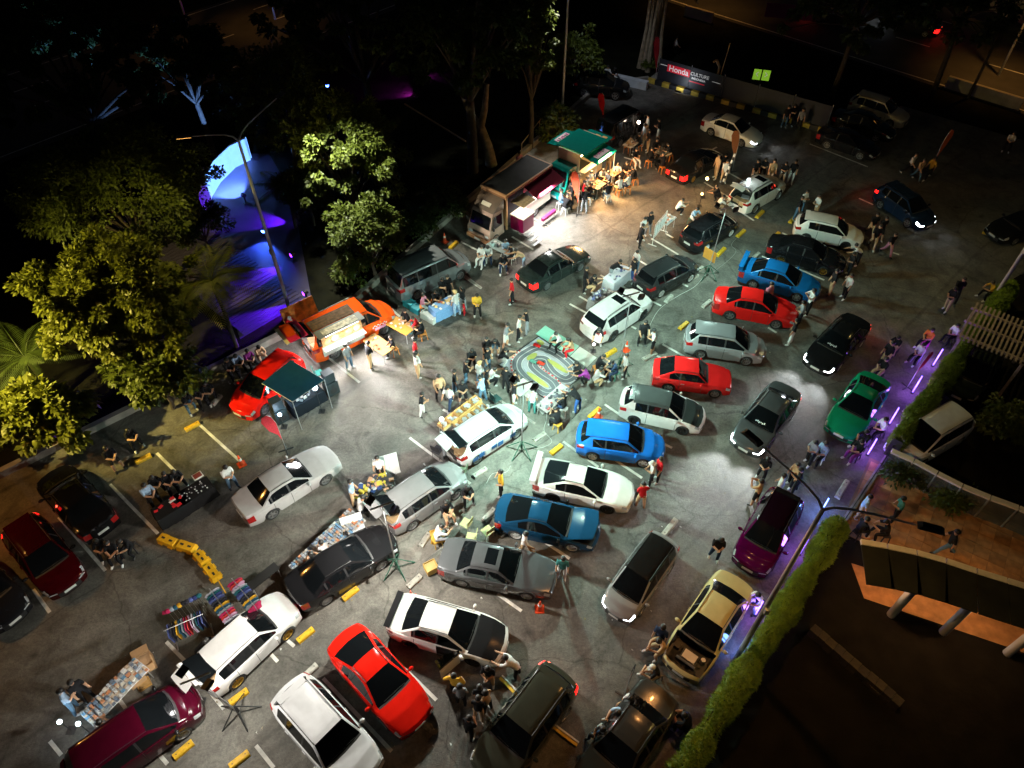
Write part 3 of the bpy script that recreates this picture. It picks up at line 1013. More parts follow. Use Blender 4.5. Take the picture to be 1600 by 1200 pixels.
# ------------------------------------------------------------------ trees, hedges, palms
def leaf_mat(key, col, var=0.35):
    m = bpy.data.materials.new(key)
    m.use_nodes = True
    nt = m.node_tree
    b = nt.nodes["Principled BSDF"]
    out = nt.nodes["Material Output"]
    tc = nt.nodes.new("ShaderNodeTexCoord")
    nz = nt.nodes.new("ShaderNodeTexNoise")
    nz.inputs["Scale"].default_value = 3.5
    nz.inputs["Detail"].default_value = 6
    nt.links.new(tc.outputs["Object"], nz.inputs["Vector"])
    rp = nt.nodes.new("ShaderNodeValToRGB")
    rp.color_ramp.elements[0].position, rp.color_ramp.elements[1].position = .3, .7
    rp.color_ramp.elements[0].color = (*[c * (1 - var) for c in col], 1)
    rp.color_ramp.elements[1].color = (col[0] * (1 + var * 1.4), col[1] * (1 + var), col[2], 1)
    nt.links.new(nz.outputs["Fac"], rp.inputs[0])
    nt.links.new(rp.outputs[0], b.inputs["Base Color"])
    b.inputs["Roughness"].default_value = .5
    b.inputs["Specular IOR Level"].default_value = .35
    tr = nt.nodes.new("ShaderNodeBsdfTranslucent")
    nt.links.new(rp.outputs[0], tr.inputs[0])
    mx = nt.nodes.new("ShaderNodeMixShader")
    mx.inputs[0].default_value = .25
    nt.links.new(b.outputs[0], mx.inputs[1])
    nt.links.new(tr.outputs[0], mx.inputs[2])
    nt.links.new(mx.outputs[0], out.inputs[0])
    return m


LEAF = leaf_mat("leaf_green", (.075, .105, .018))
LEAF_UNLIT = leaf_mat("leaf_unlit", (.040, .065, .016))  # gloom of the unlit trees put into the leaf colour
LEAF_LAMPLIT = leaf_mat("leaf_lamplit", (.125, .150, .018))  # yellow of the sodium lamps put into the leaf colour
GRASSY = leaf_mat("hedge_leaf", (.13, .23, .02))
BARK = mat("bark", (.045, .034, .022), .9, var=.35, vscale=4, bump=.8, bscale=12)


def quads(name, C, D, N, ln, wd, m, parent=None, loc=None, fold=.25):
    """C centres, D leaf axes, N normals (n,3), ln, wd per leaf; one kite per leaf."""
    n = len(C)
    D = D / (np.linalg.norm(D, axis=1, keepdims=True) + 1e-9)
    Wv = np.cross(D, N)
    Wv /= (np.linalg.norm(Wv, axis=1, keepdims=True) + 1e-9)
    Nn = np.cross(Wv, D)
    ln, wd = ln.reshape(-1, 1), wd.reshape(-1, 1)
    V = np.empty((n, 4, 3))
    V[:, 0] = C - D * ln * .5
    V[:, 1] = C + Wv * wd * .5 + Nn * wd * fold
    V[:, 2] = C + D * ln * .5 - Nn * ln * .12
    V[:, 3] = C - Wv * wd * .5 + Nn * wd * fold
    me = bpy.data.meshes.new(name)
    me.vertices.add(n * 4)
    me.vertices.foreach_set("co", V.reshape(-1))
    me.loops.add(n * 4)
    me.loops.foreach_set("vertex_index", np.arange(n * 4, dtype=np.int32))
    me.polygons.add(n)
    me.polygons.foreach_set("loop_start", np.arange(0, n * 4, 4, dtype=np.int32))
    me.polygons.foreach_set("loop_total", np.full(n, 4, dtype=np.int32))
    me.update(calc_edges=True)
    return link(name, me, m, parent, loc)


def unit(n):
    v = RNG.normal(size=(n, 3))
    return v / np.linalg.norm(v, axis=1, keepdims=True)


def crown(parent, c, rad, n_clump, n_leaf, leaf, m, hollow=.55, clump_r=.55, flat=1.0):
    """clumps on the shell of an uneven ellipsoid, leaves round each clump."""
    c, rad = np.array(c), np.array(rad)
    u = unit(n_clump)
    u[:, 2] = np.where(u[:, 2] < -.35, -u[:, 2], u[:, 2])
    rr = RNG.uniform(hollow, 1.0, (n_clump, 1)) ** .7
    lob = 1 + .20 * np.sin(u[:, :1] * 5 + c[0]) * np.cos(u[:, 1:2] * 4.2 + c[1]) + RNG.normal(0, .07, (n_clump, 1))
    cc = c + u * rad * rr * lob
    ncl = np.repeat(np.arange(n_clump), n_leaf)
    size = RNG.uniform(.6, 1.25, n_clump)[ncl].reshape(-1, 1) * clump_r
    w = unit(len(ncl))
    off = w * size * RNG.uniform(.35, 1.0, (len(ncl), 1))
    off[:, 2] *= .75 * flat
    C = cc[ncl] + off
    D = w + .7 * u[ncl] + RNG.normal(0, .4, w.shape)
    D[:, 2] -= .45
    N = .6 * u[ncl] + np.array([0, 0, 1.0]) + RNG.normal(0, .45, w.shape)
    k = RNG.uniform(.7, 1.3, len(C))
    quads('crown', C, D, N, leaf[0] * k, leaf[1] * k, m, parent)
    return cc


def tree(name, label, px, py, zc, rad, n_clump=90, n_leaf=90, leaf=(.30, .15), m=None, h0=0.0, clump_r=.55, trunk_r=.22, base=None, cat='tree', shade=0):
    c = P(px, py, zc)
    b = base if base is not None else Vector((c.x, c.y, 0))
    t = thing(name, label, cat, (b.x, b.y, 0), 0, None)
    cl = (c.x - b.x, c.y - b.y, zc)
    cc = crown(t, cl, rad, n_clump, n_leaf, leaf, m or LEAF, clump_r=clump_r)
    tb = MB()
    fk = Vector((cl[0] * .6, cl[1] * .6, max(.5, zc - rad[2] * .75)))
    tb.tube([Vector((0, 0, -.05)), fk * .5 + Vector((.06, .04, 0)), fk], [trunk_r, trunk_r * .82, trunk_r * .68], 10)
    for k in range(0, len(cc), max(1, len(cc) // 16)):
        e = Vector(cc[k])
        mid = fk.lerp(e, .5) + Vector((0, 0, .25))
        tb.tube([fk, mid, e], [trunk_r * .45, trunk_r * .25, .02], 6)
    tb.obj('trunk', BARK, t, smooth=60)
    return t


def palm(name, label, px, py, zc, nf=13, ln=2.0, m=None, trunk_r=.10, tilt=.5):
    c = P(px, py, zc)
    t = thing(name, label, 'palm', (c.x, c.y, 0))
    MB().tube([(0, 0, 0), (.05, .02, zc * .5), (0, 0, zc)], [trunk_r * 1.2, trunk_r, trunk_r * .8], 8).obj('trunk', BARK, t, smooth=60)
    for k in range(nf):
        a = 2 * math.pi * k / nf + random.uniform(-.2, .2)
        el = random.uniform(.15, 1.1)
        L_ = ln * random.uniform(.8, 1.15)
        pts = []
        for i in range(9):
            s = i / 8
            r = L_ * s * math.cos(el * (1 - .3 * s))
            z = zc + L_ * (math.sin(el) * s - tilt * s * s)
            pts.append(Vector((r * math.cos(a), r * math.sin(a), z)))
        C, D, N = [], [], []
        for i in range(1, 30):
            s = i / 29 * 7.99
            k0 = int(s)
            q = pts[k0].lerp(pts[k0 + 1], s - k0)
            ax = (pts[k0 + 1] - pts[k0]).normalized()
            sd = ax.cross(Vector((0, 0, 1))).normalized()
            lf = L_ * .26 * math.sin(math.pi * (.12 + .86 * i / 29)) + .06
            for sg in (1, -1):
                dd_ = (sd * sg + ax * .55 + Vector((0, 0, -.30))).normalized()
                C.append(q + dd_ * lf * .5)
                D.append(dd_ * 1)
                N.append((0, 0, 1))
        C, D, N = np.array(C), np.array(D), np.array(N, float)
        f = MB().tube([tuple(p) for p in pts], [.025, .022, .02, .018, .015, .012, .01, .008, .005], 5)
        fo = f.obj('frond', m or LEAF_LAMPLIT, t)
        lens = np.array([L_ * .26 * math.sin(math.pi * (.12 + .86 * (i // 2 + 1) / 29)) + .06 for i in range(len(C))])
        quads('leaflets', C, D, N, lens, np.full(len(C), .055), m or LEAF_LAMPLIT, fo, fold=.1)
    return t


tree('broadleaf_tree', 'large yellow lit broadleaf tree filling the left side', 190, 482, 4.5, (3.5, 3.0, 3.2), 170, 230, (.23, .115), LEAF_LAMPLIT)
tree('broadleaf_tree', 'tall tree with rounded leaf clumps behind the large left tree', 190, 312, 5.8, (4.6, 3.8, 3.3), 180, 190, (.17, .10), LEAF, clump_r=.75)
tree('low_tree', 'low big leaved tree at the left edge by the kerb', 60, 655, 1.9, (2.3, 1.7, 1.5), 60, 90, (.34, .20), LEAF_LAMPLIT, trunk_r=.12)
tree('dense_tree', 'dark green tree below the large yellow lit tree', 245, 590, 2.2, (2.0, 1.4, 1.7), 50, 80, (.26, .15), LEAF, trunk_r=.12)
palm('feather_palm', 'feathery palm with yellow lit fronds beside the large left tree', 330, 440, 4.4, 20, 2.9)
palm('feather_palm', 'dim palm at the far left edge', 40, 560, 3.0, 11, 2.4, LEAF_UNLIT)
palm('feather_palm', 'dark palm between lamp post and lit centre tree', 445, 290, 3.0, 12, 1.9, LEAF_UNLIT)
tree('garden_tree', 'open crowned tree lit white from the food trucks', 540, 255, 5.2, (3.2, 2.5, 3.6), 150, 140, (.20, .115), LEAF, clump_r=.5, trunk_r=.16)
tree('garden_tree', 'dark leafy tree above the silver passenger van', 575, 375, 2.8, (2.3, 1.7, 2.4), 90, 130, (.19, .10), LEAF, trunk_r=.14)
tree('garden_tree', 'dim tree behind the double arm lamp post', 440, 160, 6.0, (3.4, 3.0, 3.2), 100, 130, (.2, .11), LEAF)
tree('dark_tree', 'large unlit tree in the upper left', 110, 120, 7.0, (6.5, 5.5, 4.0), 120, 90, (.34, .19), LEAF_UNLIT, trunk_r=.35)
tree('dark_tree', 'unlit tree at the top beside the street', 290, 110, 6.0, (3.6, 3.2, 3.0), 80, 80, (.34, .19), LEAF_UNLIT)
tree('dark_tree', 'tall unlit tree at the top edge left of centre', 560, 50, 8.0, (5.0, 4.5, 4.2), 120, 90, (.34, .19), LEAF_UNLIT, trunk_r=.35)
tree('dark_tree', 'tall unlit tree at the top edge near the centre', 730, 70, 8.5, (4.2, 4.0, 4.6), 130, 90, (.30, .17), LEAF_UNLIT, trunk_r=.4)
tree('vine_tree', 'slim vine covered tree brightly lit beside the tall mast', 832, 75, 7.0, (1.5, 1.4, 4.6), 90, 80, (.24, .15), LEAF, clump_r=.45, trunk_r=.2)
tree('small_tree', 'small bright green tree at the foot of the mast', 900, 88, 2.8, (2.1, 1.8, 1.7), 55, 70, (.26, .15), LEAF, trunk_r=.1)
tree('garden_shrub', 'dark shrub behind the brown food truck', 690, 320, 1.2, (1.5, 1.3, 1.1), 30, 70, (.2, .11), LEAF_UNLIT, trunk_r=.08, cat='shrub')
tree('garden_shrub', 'round dark shrub beside the silver passenger van', 655, 355, .9, (1.1, 1.0, .9), 24, 70, (.2, .11), LEAF_UNLIT, trunk_r=.07, cat='shrub')
tree('garden_shrub', 'small shrub on the kerb left of the van', 545, 430, .7, (.9, .8, .7), 18, 60, (.2, .11), LEAF, trunk_r=.06, cat='shrub')
tree('garden_shrub', 'warm lit shrub behind the teal food truck', 868, 195, 1.2, (1.6, 1.2, 1.2), 34, 60, (.24, .13), LEAF, trunk_r=.08, cat='shrub')
tree('roadside_tree', 'leaning roadside tree right of the green sign', 1345, 20, 9.5, (4.0, 3.5, 2.8), 90, 80, (.3, .17), LEAF_UNLIT, base=P(1300, 150))
tree('roadside_tree', 'leaning roadside tree in the upper right', 1505, 5, 9.5, (4.0, 3.5, 2.8), 90, 80, (.3, .17), LEAF_UNLIT, base=P(1456, 150))
palm('feather_palm', 'dark palm against the orange lit wall top right', 1562, 50, 5.0, 14, 2.6, LEAF_UNLIT)
tree('courtyard_shrub', 'yellow flowered shrub in the courtyard', 1568, 660, 1.0, (1.2, 1.0, 1.0), 26, 60, (.22, .14), LEAF, trunk_r=.06, cat='shrub')
tree('courtyard_shrub', 'low plant along the glass railing', 1415, 745, .5, (.8, .5, .5), 16, 50, (.22, .1), LEAF_UNLIT, trunk_r=.04, cat='shrub')
tree('courtyard_shrub', 'leafy plant beside the orange lit walkway', 1490, 780, .5, (.8, .5, .5), 16, 50, (.22, .1), LEAF, trunk_r=.04, cat='shrub')
tree('garden_tree', 'dark low tree hiding the right of the blue plaza', 478, 300, 2.4, (1.5, 1.2, 1.7), 50, 110, (.18, .10), LEAF_UNLIT, trunk_r=.1)
tree('garden_tree', 'dark low tree hiding the left of the blue plaza', 312, 352, 2.2, (1.5, 1.2, 1.5), 50, 110, (.18, .10), LEAF_UNLIT, trunk_r=.1)

# banyan with hanging roots, forked tree by the trucks
bp_ = P(1012, 104)
t = thing('banyan_tree', 'banyan with a bundle of pale hanging roots', 'tree', tuple(bp_))
mb = MB()
for k in range(11):
    a = 2 * math.pi * k / 11
    r = random.uniform(.2, .75)
    mb.tube([(r * math.cos(a) * 1.3, r * math.sin(a) * 1.3, -.02), (r * math.cos(a), r * math.sin(a), 3), (r * 1.1 * math.cos(a + .2), r * math.sin(a + .2), 7.5)], [random.uniform(.12, .26), .14, .12], 7)
mb.obj('trunk', mat("pale_bark", (.26, .21, .14), .9, var=.35, vscale=3, bump=.7), t, smooth=60)
crown(t, (0, .5, 10.0), (5.2, 4.5, 3.4), 130, 90, (.32, .17), LEAF_UNLIT, clump_r=.7)
crown(t, (0, -.9, .5), (.8, .5, .4), 18, 50, (.2, .12), LEAF, clump_r=.3)
bp_ = P(768, 258)
t = thing('forked_tree', 'forked tree with a thick pale Y shaped trunk', 'tree', tuple(bp_))
mb = MB()
mb.tube([(0, 0, -.05), (-.2, .15, 1.2), (-.7, .3, 2.6)], [.42, .34, .32], 10)
mb.tube([(-.7, .3, 2.6), (-1.4, .6, 3.6), (-2.0, .8, 5.2)], [.26, .22, .15], 9)
mb.tube([(-.7, .3, 2.6), (-.4, .5, 3.7), (-.2, .7, 5.4)], [.26, .22, .15], 9)
mb.obj('trunk', mat("warm_bark", (.20, .14, .075), .9, var=.4, vscale=4, bump=.9), t, smooth=60)
crown(t, (-1.2, .8, 7.2), (3.2, 2.8, 2.2), 90, 80, (.3, .17), LEAF_UNLIT, clump_r=.6)


def hedge(label, p0, p1, wdt, z0, z1, n):
    u = (p1 - p0)
    ln = u.length
    u.normalize()
    nn_ = Vector((-u.y, u.x, 0))
    t = thing('hedge', label, 'hedge', (p0.x, p0.y, 0), math.atan2(u.y, u.x))
    core = MB().box((ln / 2, 0, (z0 + z1) / 2 - .1), (ln, wdt * .62, z1 - z0 - .25))
    core.obj('branches', mat("hedge_core", (.016, .022, .006), .95, var=.4, vscale=6), t)
    s = RNG.uniform(0, ln, n)
    ang = RNG.uniform(-.3 * math.pi, 1.3 * math.pi, n)
    bulg = 1 + .22 * np.sin(s * 1.7) + .16 * np.sin(s * 4.1 + 1) + RNG.normal(0, .10, n)
    ry, rz = wdt / 2 * bulg, (z1 - z0) / 2 * (1 + .12 * np.sin(s * 2.3))
    C = np.stack([s, np.cos(ang) * ry, (z0 + z1) / 2 + np.sin(ang) * rz], 1)
    D = np.stack([RNG.normal(0, .7, n), np.cos(ang) + RNG.normal(0, .5, n), np.sin(ang) * .5 + RNG.normal(0, .5, n) - .2], 1)
    N = np.stack([RNG.normal(0, .5, n), np.cos(ang) * .6 + RNG.normal(0, .4, n), np.sin(ang) + .6], 1)
    quads('foliage', C, D, N, RNG.uniform(.10, .30, n), RNG.uniform(.02, .055, n), GRASSY, t, fold=.1)
    return t


hedge('long shaggy green hedge on the fence right of the purple tubes', P(1575, 452, 1.1), P(1398, 698, 1.1), .75, .35, 1.75, 22000)
hedge('shaggy green hedge running down to the bottom edge', P(1308, 822, 1.1), P(1062, 1215, 1.1), .75, .35, 1.75, 26000)
# ------------------------------------------------------------------ lamp posts, walls, tubes and other fixed pieces
SODIUM = (1.0, .45, .09)
POSTM = mat("post_paint", (.42, .44, .43), .5, .3, var=.12, vscale=3)
DARKM = mat("dark_metal", (.03, .03, .032), .5, .4)
LAMP_W = emitm("lamp_white", (1, .97, .9), 40)
LAMP_S = emitm("lamp_sodium", SODIUM, 7)


def lamp_post(label, bx, by, h, arms, watts, col=SODIUM, aims=None, spot=150, cols=None):
    b = P(bx, by)
    t = thing('street_lamp', label, 'lamp post', tuple(b))
    MB().tube([(0, 0, 0), (0, 0, h * .5), (0, 0, h)], [.11, .085, .06], 12).obj('pole', POSTM, t, smooth=60)
    MB().box((0, 0, .012), (.4, .4, .024)).obj('base_plate', DARKM, t)
    MB().box((0, -.12, h * .42), (.16, .12, .3)).obj('junction_box', POSTM, t)
    for k, (hx, hy) in enumerate(arms):
        e = P(hx, hy, h + .35) - b
        e.z = h + .35
        d_ = Vector((e.x, e.y, 0))
        pts = [Vector((0, 0, h - .05)), d_ * .10 + Vector((0, 0, h + .16)), d_ * .28 + Vector((0, 0, h + .28)), d_ * .62 + Vector((0, 0, h + .33)), e]
        MB().tube(pts, [.045, .038, .032, .028, .026], 8).obj('arm', POSTM, t, smooth=60)
        a = math.atan2(d_.y, d_.x)
        hd_ = MB().box((0, 0, .05), (.66, .24, .10), taper=.7).obj('lamp_head', DARKM, t, tuple(e + d_.normalized() * .35))
        hd_.rotation_euler = (0, 0, a)
        MB().box((0, 0, -.010), (.6, .20, .010)).obj('lens', LAMP_S if True else LAMP_W, hd_)
        lamp('street_light', 'SPOT', (0, 0, -.10), watts[k], cols[k] if cols else col, hd_, .12, spot[k] if isinstance(spot, tuple) else spot, .7, aims[k] if aims else (0, 0, -1))
    return t


lamp_post('tall lamp post with two thin arms by the blue plaza', 455, 492, 10.4, [(300, 213), (432, 154)], [600, 9000], aims=[(.8, .25, -1), (.5, -2.6, -4.5)], spot=(105, 86), cols=((1, .80, .24), (1, 1, .80)))
lamp_post('tall lamp post with two arms at the lower right hedge', 1150, 1030, 10.2, [(1190, 697), (1432, 820)], [1300, 420], cols=((1, .42, .12), (1, .72, .22)))
lamp_post('grey lamp post rising at the right edge', 1540, 485, 9.8, [(1640, 215)], [700], col=(1, .75, .25))
# sodium lamp just outside the left edge, on the kerb
b = Vector((-27.2, 15.2, 0))
t = thing('street_lamp', 'kerbside sodium lamp post beyond the left edge', 'lamp post', tuple(b))
MB().tube([(0, 0, 0), (0, 0, 5), (0, 0, 9.5)], [.11, .085, .06], 12).obj('pole', POSTM, t, smooth=60)
MB().tube([(0, 0, 9.4), (.6, .5, 9.8), (1.7, 1.4, 9.9)], .04, 8).obj('arm', POSTM, t, smooth=60)
MB().box((1.9, 1.6, 9.9), (.85, .32, .12), rz=R(40)).obj('lamp_head', DARKM, t)
MB().box((1.9, 1.6, 9.825), (.6, .22, .03), rz=R(40)).obj('lens', LAMP_S, t)
lamp('street_light', 'SPOT', (1.9, 1.6, 9.7), 20000, (1, .80, .22), t, .12, 72, .9, (.80, .90, -.78))
MB().box((1.2, .2, 9.75), (.6, .3, .10)).obj('lamp_head', DARKM, t)
lamp('street_light', 'SPOT', (1.2, .2, 9.6), 1900, SODIUM, t, .12, 140, .9, (1.0, .25, -1))
# tall mast with a flood lamp above the frame
b = P(877, 200)
t = thing('light_mast', 'tall straight mast behind the teal food truck', 'mast', tuple(b))
MB().tube([(0, 0, 0), (0, 0, 6), (0, 0, 12.5)], [.10, .08, .06], 12).obj('pole', POSTM, t, smooth=60)
MB().box((0, 0, 12.5), (.9, .3, .12)).obj('cross_arm', DARKM, t)
MB().box((-.35, -.1, 12.35), (.4, .3, .25)).obj('flood_lamp', LAMP_W, t)
lamp('flood_light', 'SPOT', (-.6, -.3, 12.1), 6000, (1, .98, .80), t, .15, 44, .8, (-.36, -.55, -1))
lamp('flood_light', 'SPOT', (.3, .2, 12.1), 1500, (.8, .88, 1), t, .15, 45, .7, (5, 7, -11))
lamp('flood_light', 'SPOT', (.1, -.3, 12.1), 2600, (1, .97, .9), t, .15, 58, .9, (.1, -.66, -1))


def tripod(label, bx, by, h, tx, ty, watts, col, green=True, heads=((-.45, .2), (.45, -.2))):
    b = P(bx, by)
    e = P(tx, ty, h)
    t = thing('tripod_lamp', label, 'work light', tuple(b), 0, 'work light tripods')
    GM = mat("green_enamel", (.02, .09, .06), .5, .3) if green else BLACK
    dx, dy = e.x - b.x, e.y - b.y
    MB().tube([(0, 0, .1), (dx * .5, dy * .5, h * .5), (dx, dy, h)], [.035, .028, .022], 8).obj('mast', STEEL, t, smooth=60)
    MB().cyl((0, 0, .25), (0, 0, .55), .06, n=10).obj('collar', GM, t, smooth=60)
    for k in range(5):
        a = 2 * math.pi * k / 5 + .3
        MB().tube([(0, 0, .75), (.75 * math.cos(a), .75 * math.sin(a), .03)], .022, 6).cyl((0, 0, .10), (.72 * math.cos(a), .72 * math.sin(a), .04), .014, n=5).obj('leg', GM, t)
    MB().box((dx, dy, h), (.9, .05, .05), rz=.4).obj('cross_bar', STEEL, t)
    for (ox, oy) in heads:
        hd_ = MB().box((0, 0, 0), (.34, .12, .26)).obj('lamp_head', BLACK, t, (dx + ox, dy + oy, h + .03))
        a = math.atan2(oy, ox)
        hd_.rotation_euler = (R(62), 0, a + math.pi / 2)
        MB().box((0, -.066, 0), (.28, .012, .20)).obj('lens', emitm("tripod_lens", (1, 1, .95), 20), hd_)
    lamp('work_light', 'SPOT', (dx, dy, h - .32), watts, col, t, .20, 166, .18, (0, 0, -1))
    LANDMARKS.append((b.x, b.y, 'lamp tripod'))
    return t


WCOL, GCOL = (1.0, .95, .84), (.62, 1.0, .84)
tripod('lamp tripod beside the black sedan and merchandise table', 620, 887, 4.55, 597, 790, 3000, WCOL)
tripod('lamp tripod in front of the toy racing track', 815, 705, 4.6, 818, 600, 4600, GCOL)
tripod('dark lamp tripod beside the dark maroon minivan', 375, 1115, 4.1, 305, 1060, 1050, WCOL, False)
tripod('lamp tripod with a yellow board beside the black hatchback', 1105, 430, 4.6, 1135, 325, 1500, GCOL)
tripod('lamp tripod behind the white roof rail crossover', 968, 575, 4.75, 986, 460, 2600, GCOL)
# yellow board on the tripod
t = tag(MB().box((0, 0, .55), (.03, .85, .7)).obj('notice_board', plastic((.62, .30, .05)), None, tuple(P(1103, 422) + Vector((0, 0, .55)))), 'blank yellow board leaning on a lamp tripod', 'board')
t.rotation_euler = (0, 0, R(40))

# banner hoarding along the top kerb
h0, h1 = P(1027, 127, .26), P(1292, 205, .26)
u = (h1 - h0)
hl_ = u.length
u.normalize()
BAN = mat("banner_navy", (.012, .014, .022), .55, var=.3, vscale=2)
t = thing('banner_fence', 'long dark banner fence with red and white lettering', 'banner', (h0.x, h0.y + .35, .26), math.atan2(u.y, u.x))
for k in range(5):
    w = hl_ / 5
    MB().box((0, 0, .85), (w - .04, .05, 1.7)).obj('banner_panel', BAN, t, ((k + .5) * w, 0, 0))
for k in range(6):
    MB().cyl((0, .06, 0), (0, .06, 1.8), .03, n=6).obj('post', STEEL, t, (k * hl_ / 5, 0, 0))
MB().box((1.75, -.032, 1.16), (1.95, .012, .56)).obj('red_patch', mat("banner_red", (.75, .01, .03), .5, emit=(.8, .01, .04), es=.12), t)  # slight glow put into the banner red, which is no lamp
MB().box((3.4, -.032, .62), (1.3, .012, .07)).obj('red_underline', mat("banner_red", ()), t)
BW = mat("banner_white", (.85, .85, .85), .5, emit=(1, 1, 1), es=.15)  # white print also given a slight glow of its own
letters('lettering', 'Honda', .62, t, (1.75, -.046, 1.16), (R(90), 0, 0), BW)
letters('lettering', 'CULTURE', .36, t, (3.55, -.046, 1.22), (R(90), 0, 0), BW)
letters('lettering', 'INDONESIA', .22, t, (3.5, -.046, .90), (R(90), 0, 0), BW)
MB().box((.45, -.032, 1.28), (.6, .012, .04)).obj('white_bar', BW, t)
MB().box((4.95, -.032, 1.06), (.7, .012, .04)).obj('white_bar', BW, t)
lamp('banner_fill', 'AREA', (2.4, -1.1, .2), 16, (.85, .92, 1), t, .3, aim=(0, 1, .7))  # added fill to brighten the banner and the pale wall nearby
MB().box((2.4, -1.12, .10), (.5, .12, .1)).obj('banner_fill_case', BLACK, t)  # casing made up for the added fill
# green arrow sign
s0 = P(1181, 152, .26)
t = thing('arrow_sign', 'pair of green arrow plates on a dark post', 'sign', (s0.x, s0.y, .26), R(-15))
MB().cyl((0, .05, 0), (0, .05, 2.0), .04, n=8).obj('post', DARKM, t)
for k in (-1, 1):
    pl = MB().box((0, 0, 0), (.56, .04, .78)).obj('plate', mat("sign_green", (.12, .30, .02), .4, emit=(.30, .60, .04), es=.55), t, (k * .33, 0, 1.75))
    for q in (-1, 1):
        MB().box((0, 0, 0), (.24, .012, .06), ry=R(45 * q * k)).obj('chevron', BW, pl, (0, -.026, .08 * q + .05))
# pale low wall with people sitting on it
w0, w1 = P(925, 110, .5), P(1012, 130, .5)
u = w1 - w0
t = tag(MB().box((0, 0, .3), (u.length, .5, .6)).obj('low_wall', mat("pale_wall", (.55, .58, .62), .7, var=.15, vscale=2), None, ((w0.x + w1.x) / 2, (w0.y + w1.y) / 2, 0)), 'pale low wall at the top of the car park', 'wall')
t.rotation_euler = (0, 0, math.atan2(u.y, u.x))
t = thing('cane_lamp', 'slim cane shaped garden lamp on the kerb', 'lamp post', tuple(P(1113, 152)))
MB().tube([(0, 0, 0), (.05, 0, 1.6), (.05, 0, 2.4), (-.25, 0, 2.9), (-.5, 0, 2.75)], [.06, .07, .10, .10, .07], 8).obj('stem', mat("cane", (.40, .26, .13), .6), t, smooth=60)
t = thing('bamboo_pole', 'thin bare pole rising from the kerb', 'pole', tuple(P(1113, 155)))
MB().tube([(.1, 0, 0), (.5, .2, 4.2)], .035, 6).obj('shaft', mat("cane", ()), t)
# railing and fallen pole by the trees
t = thing('hand_rail', 'thin metal hand rail beside the brown food truck', 'rail', tuple(P(815, 245)))
e = P(868, 175) - P(815, 245)
MB().tube([(0, 0, 1.0), (e.x, e.y, 1.0)], .03, 6).obj('top_rail', mat("cane", ()), t)
for k in (0, .5, 1):
    MB().cyl((e.x * k, e.y * k, 0), (e.x * k, e.y * k, 1.0), .03, n=6).obj('post', mat("cane", ()), t)
t = thing('fallen_pole', 'long thin pole lying in the dark garden', 'pole', tuple(P(634, 178)))
e = P(728, 226) - P(634, 178)
MB().tube([(0, 0, .8), (e.x, e.y, .25)], .06, 7).obj('shaft', mat("cane", ()), t)

# ----- plaza wall and its blue lamps
cpts = [P(322, 340), P(330, 310), P(345, 285), P(368, 262), P(392, 250)]
t = thing('plaza_wall', 'curved white wall glowing blue in the left plaza', 'wall', tuple(cpts[2]))
rows = []
for z in (0, .8, 1.6):
    rows.append([tuple(Vector((q.x, q.y, z)) - Vector((cpts[2].x, cpts[2].y, 0))) for q in cpts])
mb = MB()
mb.grid(rows)
mb.grid([[(x, y + .3, z) for x, y, z in r] for r in rows])
mb.grid([rows[2], [(x, y + .3, z) for x, y, z in rows[2]]])
mb.obj('wall_face', mat("white_render", (.75, .77, .8), .7, var=.08, vscale=2), t)
BLU, VIO, MAG = (.05, .14, 1.0), (.16, .012, 1.0), (.75, .03, 1.0)


def wash(label, px, py, aim_px, watts, col, spot=70, z=.5):
    b = P(px, py)
    a = P(*aim_px) - b
    t = thing('wash_light', label, 'stage light', (b.x, b.y, 0), math.atan2(a.y, a.x))
    MB().cyl((0, 0, 0), (0, 0, z), .05, n=8).box((0, 0, .02), (.3, .3, .04)).obj('stand', BLACK, t)
    MB().cyl((-.14, 0, z + .04), (.12, 0, z), .12, .15, n=12).obj('housing', BLACK, t, smooth=60)
    MB().cyl((.121, 0, z), (.13, 0, z), .13, n=12).obj('lens', emitm("wash_%.2f%.2f" % (col[0], col[1]), col, 25), t)
    lamp('wash_beam', 'SPOT', (.2, 0, z), watts, col, t, .06, spot, .5, (1, 0, -.22 if z < .6 else .02))


wash('blue stage light facing the curved white wall', 385, 318, (345, 285), 20000, (.14, .34, 1.0), 80, .6)
wash('violet stage light low on the plaza nearest the kerb', 480, 468, (380, 515), 7000, VIO, 45)
wash('violet stage light in the middle of the plaza', 460, 408, (390, 440), 3600, VIO, 45)
wash('violet stage light far back on the plaza', 466, 350, (400, 345), 3600, VIO, 50)
wash('blue stage light under the plaza lamp post', 415, 370, (380, 470), 900, BLU, 90)
wash('magenta light among the dark trees', 650, 152, (630, 146), 500, MAG, 100)
wash('faint magenta light behind the forked tree', 660, 120, (690, 118), 60, MAG, 100)
wash('small blue light in the foliage', 515, 150, (505, 180), 40, BLU, 100, .9)

